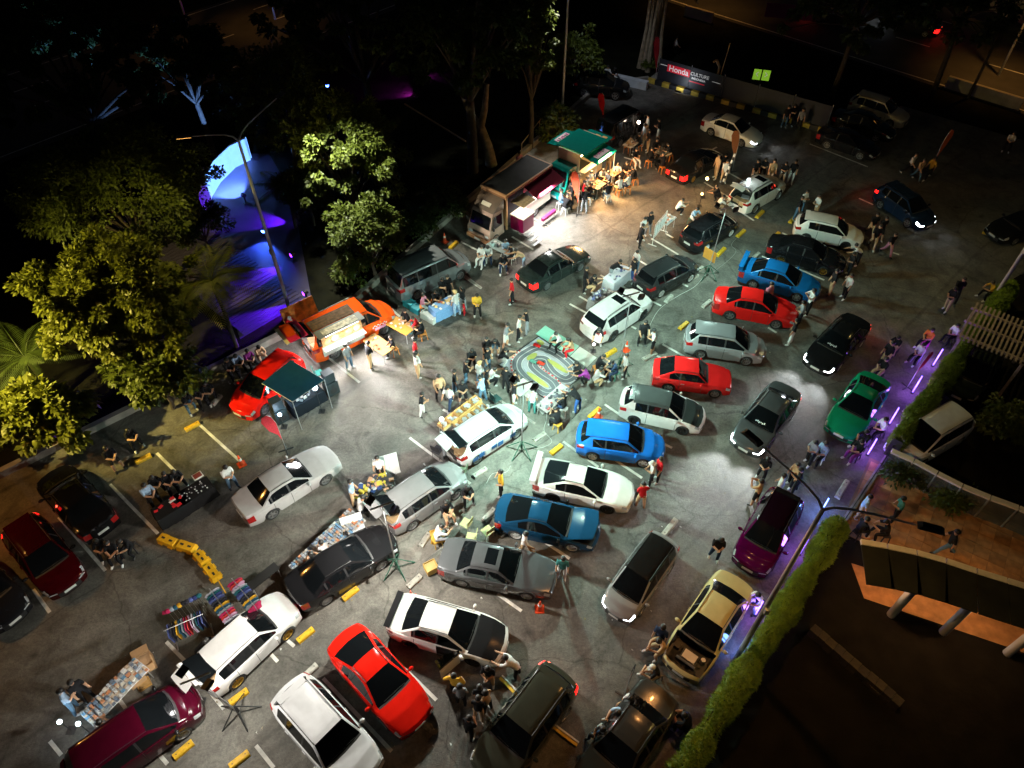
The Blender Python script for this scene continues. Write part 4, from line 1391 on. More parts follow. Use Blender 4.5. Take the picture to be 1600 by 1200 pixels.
# ----- purple light tubes along the fence
TUBE = emitm("violet_tube", (.19, .09, 1.0), 5)
TUBB = emitm("blue_tube", (.10, .22, 1.0), 5)
for k, (bx, by, tx, ty, m_, lab) in enumerate((
        (1457, 572, 1475, 545, TUBE, 'upright violet light tube nearest the far end of the hedge'),
        (1425, 614, 1441, 587, TUBE, 'upright violet light tube behind the red feather flag'),
        (1389, 663, 1405, 644, TUBE, 'upright violet light tube beside the seated person in white'),
        (1355, 711, 1371, 685, TUBE, 'upright violet light tube at the end of the upper hedge'),
        (1281, 803, 1291, 788, TUBB, 'upright blue light tube beside the lamp post arms'),
        (1249, 866, 1265, 840, TUBE, 'upright violet light tube beside the deep purple hatchback'),
        (1180, 961, 1190, 939, TUBE, 'upright violet light tube behind the cream sedan'),
        (1155, 1023, 1163, 1003, TUBB, 'upright pale light tube beside the lower hedge'))):
    b = P(bx, by)
    t = thing('light_tube', lab, 'light tube', tuple(b), 0, 'light tubes along the fence')
    h = 1.25
    MB().cyl((0, 0, .08), (0, 0, h), .028, n=8).obj('tube', m_, t)
    MB().cyl((0, 0, 0), (0, 0, .08), .09, .05, n=10).obj('foot', BLACK, t)
    MB().cyl((0, 0, h), (0, 0, h + .03), .032, n=8).obj('cap', BLACK, t)
    lamp('tube_glow', 'POINT', (0, 0, .65), 95, (.36, .14, 1.0) if m_ is TUBE else (.15, .30, 1.0), t, .25)
# ----- mesh fence under the hedge
FM = mat("fence_green", (.03, .045, .03), .6, .3)
t = thing('mesh_fence', 'low dark mesh fence carrying the hedges', 'fence', (FR[0][0], FR[0][1], 0), math.atan2(FR[1][1] - FR[0][1], FR[1][0] - FR[0][0]))
ln = math.hypot(FR[1][0] - FR[0][0], FR[1][1] - FR[0][1])
for k in range(15):
    MB().box((0, 0, .6), (.06, .06, 1.2)).obj('post', FM, t, (k * ln / 14, 0, 0))
for z in (.2, .65, 1.15):
    MB().box((ln / 2, 0, z), (ln, .03, .04)).obj('rail', FM, t)
structure(MB().box((ln / 2, 0, .07), (ln, .22, .14)).obj('kerb', CONC, None, (FR[0][0], FR[0][1], 0))).rotation_euler = (0, 0, math.atan2(FR[1][1] - FR[0][1], FR[1][0] - FR[0][0]))

# ----- courtyard: walkway slabs, glass railing, canopy, pergola
wk0, wk1 = P(1335, 770), P(1620, 905)
u = (wk1 - wk0)
wl = u.length
u.normalize()
wa = math.atan2(u.y, u.x)
nw = Vector((-u.y, u.x, 0))
wt_ = structure(MB().box((0, 0, .02), (wl + 8, 4.6, .04)).obj('walkway', mat("walkway_bed", (.14, .09, .05), .9), None, tuple(wk0 + u * (wl + 8) / 2 + Vector((0, 0, .004)))))
wt_.rotation_euler = (0, 0, wa)
SL = MB().box((0, 0, 0), (.585, .585, .03)).mesh('slab')
SLB = [mat("walkway_slab_%d" % q, (.36 * f, .19 * f, .075 * f), .8, var=.3, vscale=3, bump=.3) for q, f in enumerate((.75, .9, 1.0, 1.12))]  # orange of the lamplight put into the slab colours
for i in range(int((wl + 7.5) / .6)):
    for j in range(7):
        link('slab', SL, SLB[random.randrange(4)], wt_, (-(wl + 8) / 2 + .4 + i * .6, -1.8 + j * .6, .045 + random.uniform(-.003, .003)))
CAPM = mat("white_cap", (.85, .83, .74), .6, var=.12, vscale=3)
PANE = mat("railing_glass", (.5, .6, .58), .05, trans=.85, spec=.5)
t = thing('glass_railing', 'glass railing with pale capping beside the walkway', 'railing', tuple(P(1390, 722)))
caps = [(1392, 704), (1428, 720), (1465, 740), (1504, 760), (1548, 778), (1592, 794), (1640, 814)]
zc_ = 1.5
for k in range(len(caps) - 1):
    a_, c_ = P(*caps[k], zc_) - t.location, P(*caps[k + 1], zc_) - t.location
    d_ = c_ - a_
    o = MB().box((0, 0, 0), (d_.length - .05, .24, .10)).obj('capping', CAPM, t, tuple((a_ + c_) / 2))
    o.rotation_euler = (0, 0, math.atan2(d_.y, d_.x))
    o = MB().box((0, 0, 0), (d_.length - .10, .02, 1.3)).obj('pane', PANE, t, ((a_.x + c_.x) / 2, (a_.y + c_.y) / 2, .75))
    o.rotation_euler = (0, 0, math.atan2(d_.y, d_.x))
    MB().box((0, 0, .72), (.06, .06, 1.44)).obj('post', STEEL, t, (c_.x, c_.y, 0))
# walkway canopy on columns
t = thing('walkway_canopy', 'dark panelled walkway canopy with pale front beam', 'canopy', tuple(P(1340, 880)))
caps = [(1344, 847), (1386, 854), (1432, 864), (1478, 877), (1526, 893), (1574, 908), (1630, 925)]
zc_ = 2.7
for k in range(len(caps) - 1):
    a_, c_ = P(*caps[k], zc_) - t.location, P(*caps[k + 1], zc_) - t.location
    d_ = c_ - a_
    o = MB().box((0, 0, 0), (d_.length - .05, .22, .12)).obj('beam', CAPM, t, tuple((a_ + c_) / 2))
    o.rotation_euler = (0, 0, math.atan2(d_.y, d_.x))
    n_ = Vector((d_.y, -d_.x, 0)).normalized()
    mb = MB()
    q = [a_ + n_ * .14, c_ + n_ * .14, c_ + n_ * 1.75, a_ + n_ * 1.75]
    q = [q[0] * .995 + q[2] * .005, q[1], q[2], q[3]]
    mb.add([tuple(v) for v in q] + [(v.x, v.y, v.z + .05) for v in q], [(3, 2, 1, 0), (4, 5, 6, 7), (0, 1, 5, 4), (1, 2, 6, 5), (2, 3, 7, 6), (3, 0, 4, 7)])
    mb.obj('roof_panel', mat("canopy_panel", (.022, .024, .018), .5, var=.3, vscale=2), t)
    if k % 2 == 1:
        MB().cyl((c_.x + n_.x * 1.2, c_.y + n_.y * 1.2, 0), (c_.x + n_.x * 1.2, c_.y + n_.y * 1.2, zc_), .16, n=12).obj('column', mat("grey_column", (.35, .36, .40), .6), t, smooth=60)
    if k in (1, 4):
        m_ = (a_ + c_) / 2 + n_ * 1.1
        MB().cyl((m_.x, m_.y, zc_ - .10), (m_.x, m_.y, zc_ - .02), .10, n=10).obj('ceiling_lamp', LAMP_S, t)
        lamp('canopy_light', 'SPOT', (m_.x, m_.y, zc_ - .14), 190, (1, .5, .2), t, .08, 150, .4, (0, 0, -1))
sheet('terrace_glow', [P(1330, 880), P(1660, 985), P(1660, 1040), P(1350, 935)], .010, mat('terrace_glow_tile', (.40, .20, .075), .8, var=.3, vscale=2.5, bump=.3))  # orange glow on the canopy floor put into this sheet's colour and outline
# pergola
pc = P(1562, 520, 2.4)
t = thing('pergola', 'slatted wooden pergola roof in the courtyard', 'pergola', (pc.x, pc.y, 0), R(52))
for k in range(15):
    MB().box((0, 0, 0), (3.3, .09, .05)).obj('slat', mat("grey_wood", (.30, .25, .24), .8, var=.35, vscale=5), t, (0, -1.5 + k * .21, 2.4 + (k % 3) * .004))
for x in (-1.2, 0, 1.2):
    MB().box((x, 0, 2.31), (.10, 3.2, .10)).obj('rafter', mat("grey_wood", ()), t)
for x in (-1.45, 1.45):
    for y in (-1.4, 1.4):
        MB().box((x, y, 1.13), (.12, .12, 2.26)).obj('post', mat("grey_wood", ()), t)
# low garden wall of stone blocks at the lower right
g0, g1 = P(1262, 985), P(1400, 1105)
u = g1 - g0
t = thing('stone_wall', 'low dark stone wall in the lower courtyard', 'wall', tuple(g0), math.atan2(u.y, u.x))
for k in range(11):
    for r_ in range(2):
        MB().box((0, 0, 0), (u.length / 11 - .015, .34, .22)).obj('stone', mat("dark_stone_%d" % (k % 3), (.03 + .006 * (k % 3), .026 + .005 * (k % 3), .022), .9, var=.4, vscale=4, bump=.6), t, (.22 + k * u.length / 11 + .0 * r_, random.uniform(-.02, .02), .12 + r_ * .235))
# orange lit garden walls across the top right street
for (x0, y0, x1, y1, lab, h) in ((1476, 136, 1592, 172, 'long orange lit road barrier at the right', .9), (1070, 24, 1112, 36, 'orange lit road barrier at the top', .9), (1540, 12, 1605, 40, 'orange lit garden wall behind the palm', 2.2)):
    a_, c_ = P(x0, y0), P(x1, y1)
    d_ = c_ - a_
    w_ = tag(MB().box((0, 0, h / 2), (d_.length, .3, h)).obj('road_barrier', mat("barrier_concrete", (.38, .34, .28), .8, var=.2, vscale=1.5), None, tuple((a_ + c_) / 2)), lab, 'barrier')
    w_.rotation_euler = (0, 0, math.atan2(d_.y, d_.x))


def street_light(label, px, py, h, watts, col=SODIUM, spot=130):
    b = P(px, py)
    t = thing('road_lamp', label, 'lamp post', tuple(b))
    MB().tube([(0, 0, 0), (0, 0, h), (0, -.8, h + .4)], [.10, .07, .05], 10).obj('pole', POSTM, t, smooth=60)
    MB().box((0, -1.1, h + .40), (.3, .8, .12)).obj('lamp_head', DARKM, t)
    MB().box((0, -1.1, h + .325), (.22, .6, .03)).obj('lens', LAMP_S, t)
    lamp('road_light', 'SPOT', (0, -1.1, h + .22), watts, col, t, .12, spot, 1.0, (0, 0, -1))


street_light('road lamp beyond the orange barrier on the right', 1560, 118, 8, 1500, spot=95)
street_light('road lamp at the top beside the banyan', 1090, 5, 8, 900, spot=100)
street_light('road lamp behind the top right palm', 1590, -10, 6, 1500)
street_light('road lamp on the far left street', 300, 60, 9, 300)
street_light('road lamp at the top left corner street', 430, 30, 9, 600, spot=70)
# magenta hoarding across the street
m0 = P(1228, 40)
t = tag(MB().box((0, 0, 1.2), (4.2, .1, 1.2)).obj('roadside_hoarding', plastic((.20, .01, .09)), None, tuple(m0)), 'dim magenta hoarding across the top street', 'hoarding')
t.rotation_euler = (0, 0, R(-14))
# ------------------------------------------------------------------ trucks, stalls, tables and small things
def wheel_at(t, x, y, r, s, rim=CHROME, spokes=6):
    key = (round(r, 2), spokes)
    if key not in CACHE:
        CACHE[key] = wheel_meshes(r, spokes, .035)
    wt, wr_, wd = CACHE[key]
    wb = bpy.data.objects.new('wheel', None)
    COL.objects.link(wb)
    wb.parent = t
    wb.location = (x, y, r)
    wb.rotation_euler = (0, 0, 0 if s > 0 else math.pi)
    link('tyre', wt, RUBBER, wb)
    link('rim', wr_, rim, wb)
    link('brake_disc', wd, DISC, wb)


def truck_cab(t, x0, ln, w, col, roofcol, h=2.05, fairing=None):
    """cab from x0 (back) to x0+ln (front)."""
    prof = [(x0, .45), (x0 + ln, .45), (x0 + ln + .03, .95), (x0 + ln - .10, 1.15), (x0 + ln - .38, h - .10), (x0 + ln - .55, h), (x0, h)]
    mb = MB()
    n = len(prof)
    ws = [1, 1, .985, .97, .90, .86, .88]
    q = [(x, w / 2 * k, z) for (x, z), k in zip(prof, ws)] + [(x, -w / 2 * k, z) for (x, z), k in zip(prof, ws)]
    fs = [tuple(range(n)), tuple(range(2 * n - 1, n - 1, -1))] + [(i, n + i, n + (i + 1) % n, (i + 1) % n) for i in range(n)]
    mb.add(q, fs)
    mb.obj('cab', paint(col), t)
    MB().add([(x0 + ln - .105, .42 * w, 1.21), (x0 + ln - .105, -.42 * w, 1.21), (x0 + ln - .345, -.40 * w, h - .15), (x0 + ln - .345, .40 * w, h - .15)], [(0, 1, 2, 3)]).obj('windshield', GLASS, t).location.x = .02
    for s in (1, -1):
        y0, y1 = s * w / 2 * .995, s * w / 2 * .925
        f = [(0, 1, 2, 3)] if s < 0 else [(3, 2, 1, 0)]
        MB().add([(x0 + .18, y0 + .012 * s, 1.15), (x0 + ln - .25, y0 + .012 * s, 1.15), (x0 + ln - .50, y1 + .02 * s, h - .18), (x0 + .18, y1 + .02 * s, h - .18)], f).obj('side_window', GLASS, t)
        MB().ball((x0 + ln - .18, s * (w / 2 + .16), 1.35), (.06, .10, .16), 8, 5).obj('mirror', BLACK, t)
        MB().ball((x0 + ln + .01, s * w * .36, .72), (.06, .18, .10), 10, 6).obj('headlight', LENS, t, smooth=60)
        wheel_at(t, x0 + ln - .55, s * (w / 2 - .10), .36, s)
    MB().box((x0 + ln + .06, 0, .42), (.16, w * 1.0, .22)).obj('bumper', paint(roofcol), t)
    MB().box((x0 + ln + .02, 0, .82), (.03, w * .5, .16)).obj('grille', BLACK, t)
    link('number_plate', MESHREG['sedan'][1]['plate'], PLATE, t, (x0 + ln + .15, 0, .42))


type_meshes('sedan')
# brown food truck
HD = R(51 + 180)
tc = Vector((-2.0, 36.0, 0)) - Vector((math.cos(HD), math.sin(HD), 0)) * 2.9
t = thing('food_truck', 'brown and maroon food truck with a black roof', 'food truck', (tc.x, tc.y, .004), HD)
LANDMARKS.append((tc.x, tc.y, 'brown food truck'))
BRN, MAR, CREAM = (.36, .17, .085), (.15, .006, .03), (.72, .62, .48)
truck_cab(t, 1.55, 1.35, 1.75, (.42, .27, .22), BRN, 2.1)
mb = MB()
mb.add([(1.55, .86, 2.1), (1.55, -.86, 2.1), (2.45, -.74, 2.15), (2.45, .74, 2.15), (1.55, .86, 2.78), (1.55, -.86, 2.78)], [(0, 1, 2, 3), (4, 3, 2, 5), (0, 3, 4), (1, 5, 2)])
mb.obj('roof_fairing', mat("dark_brown", (.09, .05, .025), .35, coat=.5, var=.3, vscale=2), t)
mb = MB()
mb.add([(2.02, .34, 2.47), (2.02, -.34, 2.47), (2.24, -.33, 2.33), (2.24, .33, 2.33)], [(0, 1, 2, 3)])
sg = mb.obj('name_plate', plastic((.75, .65, .5)), t)
sg.location = (.01, 0, .015)
box_w, bx0, bx1 = 1.95, -2.95, 1.45
MB().box(((bx0 + bx1) / 2, 0, 2.96), (bx1 - bx0 - .1, box_w - .1, .05)).obj('roof', mat("roof_black", (.014, .014, .013), .6, var=.4, vscale=2), t)
for (cx_, cy_, dx_, dy_) in (((bx0 + bx1) / 2, box_w / 2, bx1 - bx0, .1), ((bx0 + bx1) / 2, -box_w / 2, bx1 - bx0, .1), (bx0, 0, .1, box_w), (bx1, 0, .1, box_w)):
    MB().box((cx_, cy_, 2.93), (dx_, dy_, .14)).obj('roof_trim', plastic((.55, .28, .13)), t)
for x_ in (bx0 + .05, bx1 - .05):
    for s in (1, -1):
        MB().box((x_, s * (box_w / 2 - .04), 1.75), (.1, .1, 2.3)).obj('corner_post', plastic((.55, .28, .13)), t)
MB().box(((bx0 + bx1) / 2, 0, .72), (bx1 - bx0, box_w - .05, .22)).obj('floor', BLACK, t)
MB().box(((bx0 + bx1) / 2, -box_w / 2 + .03, 1.8), (bx1 - bx0 - .2, .05, 2.1)).obj('back_panel', paint(MAR), t)
MB().box((bx1 - .06, 0, 1.8), (.05, box_w - .2, 2.1)).obj('front_panel', paint(BRN), t)
MB().box((bx0 + .06, 0, 1.8), (.05, box_w - .2, 2.1)).obj('rear_panel', paint(MAR), t)
ys = box_w / 2                       # service side faces the lot (left of the heading)
MB().box((-1.55, ys, 1.02), (2.7, .07, .85)).obj('service_panel', plastic((.85, .72, .66)), t)
MB().box((-1.55, ys + .05, 1.48), (2.7, .32, .05)).obj('counter', plastic((.75, .66, .55)), t)
MB().box((-1.55, ys + .02, 2.62), (2.75, .05, .42)).obj('sign_band', paint(MAR), t)
aw = MB()
aw.add([(-2.95, ys + .02, 2.75), (-.2, ys + .02, 2.75), (-.2, ys + 1.05, 2.35), (-2.95, ys + 1.05, 2.35), (-2.95, ys + .02, 2.72), (-.2, ys + .02, 2.72), (-.2, ys + 1.05, 2.32), (-2.95, ys + 1.05, 2.32)],
       [(0, 1, 2, 3), (7, 6, 5, 4), (0, 4, 5, 1), (2, 6, 7, 3), (1, 5, 6, 2), (3, 7, 4, 0)])
aw.obj('awning', cloth((.13, .006, .022)), t)
MB().box((-1.6, ys + .9, .42), (1.3, .18, .22)).obj('side_box', plastic((.35, .01, .12)), t)
MB().box((.55, ys + .50, 1.05), (1.05, .95, .95)).obj('balcony', paint((.20, .006, .05)), t)
MB().box((.55, ys + .50, 1.55), (1.12, 1.02, .06)).obj('balcony_top', plastic((.8, .75, .68)), t)
fl = MB()
fl.box((.55, ys + .55, 2.45), (1.15, 1.0, .04))
fl.obj('side_flap', mat("flap_wood", (.45, .32, .18), .6, var=.3, vscale=8), t)  # plain wood tone with random variation
for k in range(3):
    MB().box((.75, ys + 1.12 + k * .0, .22 + k * .22), (.8, .26, .04)).obj('step', mat("step_alu", (.4, .42, .43), .5, .5), t, (.1, .72 - k * .26, 0))
for s in (1, -1):
    wheel_at(t, -1.45, s * (box_w / 2 - .12), .36, s)
MB().box((-1.4, ys - .12, 2.55), (1.9, .06, .05)).obj('strip_lamp', LAMP_W, t)
lamp('truck_light', 'AREA', (-1.2, ys + .60, 2.28), 1250, (1, .97, .92), t, 1.2, aim=(0, .55, -1))
lamp('truck_light', 'POINT', (.55, ys + .5, 2.2), 70, (1, .8, .55), t, .1)
# teal food truck
tc = Vector((2.75, 40.55, 0)) - Vector((math.cos(HD), math.sin(HD), 0)) * 2.0
t = thing('food_truck', 'teal food truck with raised side flaps', 'food truck', (tc.x, tc.y, .004), HD)
LANDMARKS.append((tc.x, tc.y, 'teal food truck'))
TEAL = (.004, .22, .18)
truck_cab(t, .7, 1.3, 1.62, TEAL, (.02, .35, .38), 2.25)
MB().box((-.75, 0, 2.98), (2.5, 2.3, .06)).obj('roof', paint((.004, .20, .16)), t)
MB().box((-.75, 0, .75), (2.8, 1.65, .22)).obj('floor', BLACK, t)
MB().box((-.75, -.84, 1.9), (2.7, .05, 2.1)).obj('back_panel', paint(TEAL), t)
MB().box((.60, 0, 1.9), (.05, 1.65, 2.1)).obj('front_panel', plastic((.78, .60, .38)), t)
MB().box((-2.12, 0, 1.9), (.05, 1.65, 2.1)).obj('rear_panel', plastic((.78, .60, .38)), t)
MB().box((-.75, .85, 1.25), (2.6, .06, .95)).obj('service_panel', plastic((.85, .58, .34)), t)
MB().box((-.75, 1.0, 1.75), (2.6, .42, .05)).obj('counter', plastic((.8, .62, .4)), t)
LOGO = plastic((.75, .55, .62))
for (y0, y1, z0, z1, nm) in ((.85, 2.0, 2.75, 2.55, 'service_flap'), (-.9, -2.0, 2.8, 2.62, 'back_flap')):
    mb = MB()
    q = [(-1.85, y0, z0), (.35, y0, z0), (.35, y1, z1), (-1.85, y1, z1)]
    mb.add(q + [(x, y, z + .05) for x, y, z in q], [(3, 2, 1, 0), (4, 5, 6, 7), (0, 1, 5, 4), (1, 2, 6, 5), (2, 3, 7, 6), (3, 0, 4, 7)])
    f_ = mb.obj(nm, paint((.005, .23, .19)), t)
    ym, zm = (y0 + y1) / 2, (z0 + z1) / 2 + .056
    MB().box((-.75, ym, zm), (1.3, .62, .012), 0).obj('logo_plate', LOGO, f_)
    for k in range(6):
        MB().box((-1.22 + k * .19, ym - .08 + .05 * (k % 2), zm + .012), (.12, .22, .012), rz=.3 * (k % 3 - 1)).obj('logo_mark', plastic([(.45, .01, .22), (.05, .12, .08), (.3, .02, .15)][k % 3]), f_)
mb = MB()
mb.box((-2.55, 0, 2.62), (.9, 1.8, .05))
f_ = mb.obj('rear_flap', paint((.005, .23, .19)), t)
for k in range(3):
    MB().box((-2.45 - .1 * k, -.5 + .5 * k, 2.655), (.30, .34, .014)).obj('food_picture', plastic((.75, .45, .12)), f_)
for s in (1, -1):
    wheel_at(t, -1.2, s * .72, .36, s)
MB().tube([(.3, 1.9, 2.5), (.35, 1.9, 0)], .02, 6).obj('flap_prop', WHITEP, t)
MB().tube([(-1.8, 1.9, 2.5), (-1.8, 1.9, 0)], .02, 6).obj('flap_prop', WHITEP, t)
MB().box((-.7, .6, 2.6), (1.8, .06, .05)).obj('strip_lamp', emitm("warm_strip", (1, .62, .28), 30), t)
lamp('truck_light', 'AREA', (-.7, 1.6, 2.46), 1300, (1, .55, .22), t, 1.4, aim=(0, .8, -1))
lamp('truck_light', 'POINT', (-.7, .2, 2.3), 120, (1, .6, .28), t, .1)
lamp('truck_light', 'POINT', (-1.4, -1.6, 1.9), 150, (1, .55, .2), t, .1)
# orange food van
t = car("orange food van with open white serving side", "orange food van", (606, 488), (486, 546), 'van', (.85, .095, .010), open_tail=98, spokes=8, name='food_van', group='food vans and trucks', scale=1.02)
ys = -.955
MB().box((-.85, ys - .02, .88), (2.3, .05, .62)).obj('serving_panel', plastic((.9, .86, .82)), t)
cb = MB()
cb.box((-.85, ys - .20, 1.14), (2.3, .36, .05))
cb.obj('counter', plastic((.9, .88, .86)), t)
MB().box((-.85, ys - .05, 1.50), (2.2, .04, .55)).obj('picture_panel', mat("food_print", (.75, .30, .13), .5, var=.8, vscale=4), t)
for k in range(5):
    MB().ball((-1.7 + k * .42, ys - .08, 1.50), (.19, .03, .20), 10, 6).obj('food_picture', plastic([(.8, .45, .2), (.85, .7, .5), (.7, .2, .06)][k % 3]), t)
for k in range(9):
    MB().box((-.9, -.42 + k * .085, 1.94), (2.3, .075, .02), 0).obj('roof_plank', mat("roof_wood_%d" % (k % 2), (.11 + .03 * (k % 2), .07, .04), .8, var=.4, vscale=6), t)
MB().box((-.85, ys + .08, 1.97), (2.5, .62, .035)).obj('raised_side_flap', plastic((.16, .17, .18)), t)
ff = MB().box((-.85, ys + .06, 1.995), (1.9, .40, .015)).obj('flap_picture', mat("dish_print", (.6, .55, .5), .5, var=.7, vscale=5), t)
for k in range(9):
    MB().box((.86 + (k // 1) * .095, -.962, .86 + .075 * (k % 2)), (.075, .012, .06)).obj('checker', WHITEP, t)
MB().box((1.25, -.962, .70), (.62, .012, .16)).obj('logo_plate', plastic((.78, .35, .5)), t)
tg = [c for c in t.children if c.name.startswith('tailgate')][0]
lamp('van_light', 'AREA', (-.85, ys - .34, 1.92), 1300, (1, .96, .95), t, .9, aim=(0, -1.3, -1))
lamp('van_light', 'SPOT', (-2.4, 0, 1.65), 420, (1, .93, .96), t, .1, 150, .5, (-.3, 0, -1))
MB().box((-.85, ys - .2, 1.945), (1.8, .05, .03)).obj('strip_lamp', LAMP_W, t)
MB().box((-2.85, 0, 2.08), (.95, 1.3, .03)).obj('tail_board', mat("tail_print", (.62, .02, .12), .5), t)
MB().box((-3.40, 0, 2.07), (.22, 1.3, .03)).obj('tail_strip', plastic((.72, .62, .45)), t)
MB().box((-2.72, .1, 2.102), (.3, .6, .01)).obj('logo_plate', plastic((.82, .5, .62)), t)
t2 = tag(MB().box((0, 0, .95), (1.9, .10, 1.1)).obj('banner_board', mat("burger_print", (.60, .22, .03), .6, var=.7, vscale=3), None, tuple(P(478, 512)), ), 'orange food banner behind the orange food van', 'banner')
t2.rotation_euler = (R(-20), 0, R(40))
# blue lettered side of the white hatchback
for o in bpy.data.objects:
    if o.get('label', '').startswith('white hatchback with blue'):
        for k in range(7):
            MB().box((-1.3 + k * .36, -.872, .52 + .05 * (k % 2)), (.30, .012, .22 + .06 * (k % 3)), 0).obj('side_graphic', plastic([(.01, .07, .22), (.02, .12, .35), (.7, .72, .75)][k % 3]), o)


# ----- awning by the red car
ct = [P(409, 599, 2.1), P(454, 563, 2.1), P(507, 594, 2.0), P(457, 628, 2.0)]
t = thing('side_awning', 'dark blue awning stretched from the red car on two poles', 'awning', (ct[0].x, ct[0].y, 0))
o0 = Vector((ct[0].x, ct[0].y, 0))
rows = []
for i in range(7):
    rows.append([tuple(ct[0].lerp(ct[3], i / 6).lerp(ct[1].lerp(ct[2], i / 6), j / 6) - o0 - Vector((0, 0, .12 * math.sin(math.pi * i / 6) * math.sin(math.pi * j / 6)))) for j in range(7)])
mb = MB()
mb.grid(rows)
mb.grid([[(x, y, z + .02) for x, y, z in r] for r in rows])
mb.obj('canvas', leaf_mat('canvas', (.012, .085, .18), .1), t, smooth=60)
for q in (2, 3):
    e = ct[q] - o0
    MB().tube([(e.x, e.y, 0), (e.x, e.y, e.z + .05)], .018, 6).obj('pole', STEEL, t)
for a_, c_ in ((0, 3), (3, 2), (2, 1)):
    MB().tube([tuple(ct[a_] - o0), tuple(ct[c_] - o0)], .016, 6).obj('edge_bar', STEEL, t)
LANDMARKS.append((ct[2].x, ct[2].y, 'dark blue awning'))


def spotlamp(label, px, py, z, watts, col, r=.10, aim=None, spot=150):
    p = P(px, py, z)
    t = thing('stand_lamp', label, 'lamp', (p.x, p.y, 0))
    MB().tube([(0, 0, 0), (0, 0, z - .1)], .015, 6).box((0, 0, .01), (.3, .3, .02)).obj('stand', BLACK, t)
    MB().ball((0, 0, z), r, 10, 6).obj('bulb', emitm("bulb_%.1f%.1f%.1f" % col, col, 45), t, smooth=60)
    lamp('bulb_light', 'POINT', (0, 0, z + .02), watts, col, t, r * 1.05)


spotlamp('bright round lamp at the edge of the dark blue awning', 492, 606, 1.7, 520, (.75, .95, 1.0), .13)
spotlamp('blue white lamp added to glow through the dark blue awning', 447, 612, 1.2, 130, (.35, .75, 1.0), .08)  # extra lamp added so the canvas glows from below
spotlamp('small bright lamp beside the pink feather flag', 437, 648, .9, 45, (.6, .8, 1.0), .09)
spotlamp('left of two small white lamps on the lower left table', 93, 1128, .9, 40, (.85, .92, 1.0), .08)
spotlamp('right of two small white lamps on the lower left table', 122, 1131, .9, 40, (.85, .92, 1.0), .08)
spotlamp('white lamp between maroon minivan and white tailgate', 291, 1071, 1.6, 60, (1, .98, .95), .11)
spotlamp('warm lamp beside the black red lamp sedan', 1105, 279, 1.4, 300, (1, .55, .15), .10)
spotlamp('white lamp held over the raised tailgate crossover', 1170, 281, 1.9, 60, (.85, .92, 1.0), .10)
spotlamp('orange lamp near the black stickered hatchback', 1097, 303, .9, 160, (1, .5, .1), .08)
spotlamp('white lamp at the black graphic van', 998, 191, 1.6, 60, (1, .78, .6), .12)
spotlamp('hand lamp behind the white roof rail crossover', 928, 538, .5, 18, (1, .9, .85), .07)
spotlamp('white lamp above the orange crate table', 690, 655, 1.3, 330, (.95, .98, 1.0), .10)


# ----- tables
def table(label, c, sz, rz, top=(.6, .6, .6), drape=None, h=.74, short=None, cat='table'):
    t = thing('folding_table' if not drape else 'draped_table', label, cat, (c[0], c[1], 0), rz)
    if short:
        LANDMARKS.append((c[0], c[1], short))
    MB().box((0, 0, h - .02), (sz[0], sz[1], .04)).obj('table_top', plastic(top), t)
    if drape:
        mb = MB()
        n = 28
        ring0, ring1 = [], []
        for k in range(n):
            a = 2 * math.pi * k / n
            ca, sa = math.cos(a), math.sin(a)
            f = 1 / max(abs(ca) / (sz[0] / 2 + .012), abs(sa) / (sz[1] / 2 + .012))
            ring0.append((f * ca, f * sa, h + .006))
            g = f + .05 + .025 * math.sin(k * 2.7)
            ring1.append((g * ca, g * sa, .05))
        mb.add(ring0 + ring1, [tuple(range(n))] + [(k, n + k, n + (k + 1) % n, (k + 1) % n) for k in range(n)])
        mb.obj('table_cloth', cloth(drape), t, smooth=50)
    else:
        for sx in (1, -1):
            for sy in (1, -1):
                MB().cyl((sx * (sz[0] / 2 - .08), sy * (sz[1] / 2 - .07), 0), (sx * (sz[0] / 2 - .08), sy * (sz[1] / 2 - .07), h - .04), .018, n=6).obj('leg', STEEL, t)
    return t


def goods(label, t_loc, sz, rz, z, n, cols, size=(.06, .14), hgt=(.02, .08), grid=None):
    """many small goods too small to tell apart, spread over a table top."""
    mb = MB()
    mats = [plastic(c, .5) for c in cols]
    for k in range(n):
        if grid:
            i, j = k % grid, k // grid
            x = -sz[0] / 2 + (i + .5) * sz[0] / grid
            y = -sz[1] / 2 + (j + .5) * sz[1] / math.ceil(n / grid)
            r = random.uniform(-.1, .1)
        else:
            x, y, r = random.uniform(-.47, .47) * sz[0], random.uniform(-.45, .45) * sz[1], random.uniform(0, 3)
        a, b_, hh = random.uniform(*size), random.uniform(*size), random.uniform(*hgt)
        mb.box((x, y, hh / 2), (a, b_, hh), random.randrange(len(cols)), rz=r)
    o = mb.obj('small_goods', mats, None, (t_loc[0], t_loc[1], z + .008))
    o.rotation_euler = (0, 0, rz)
    tag(o, label, 'goods', None, 'stuff')
    return o


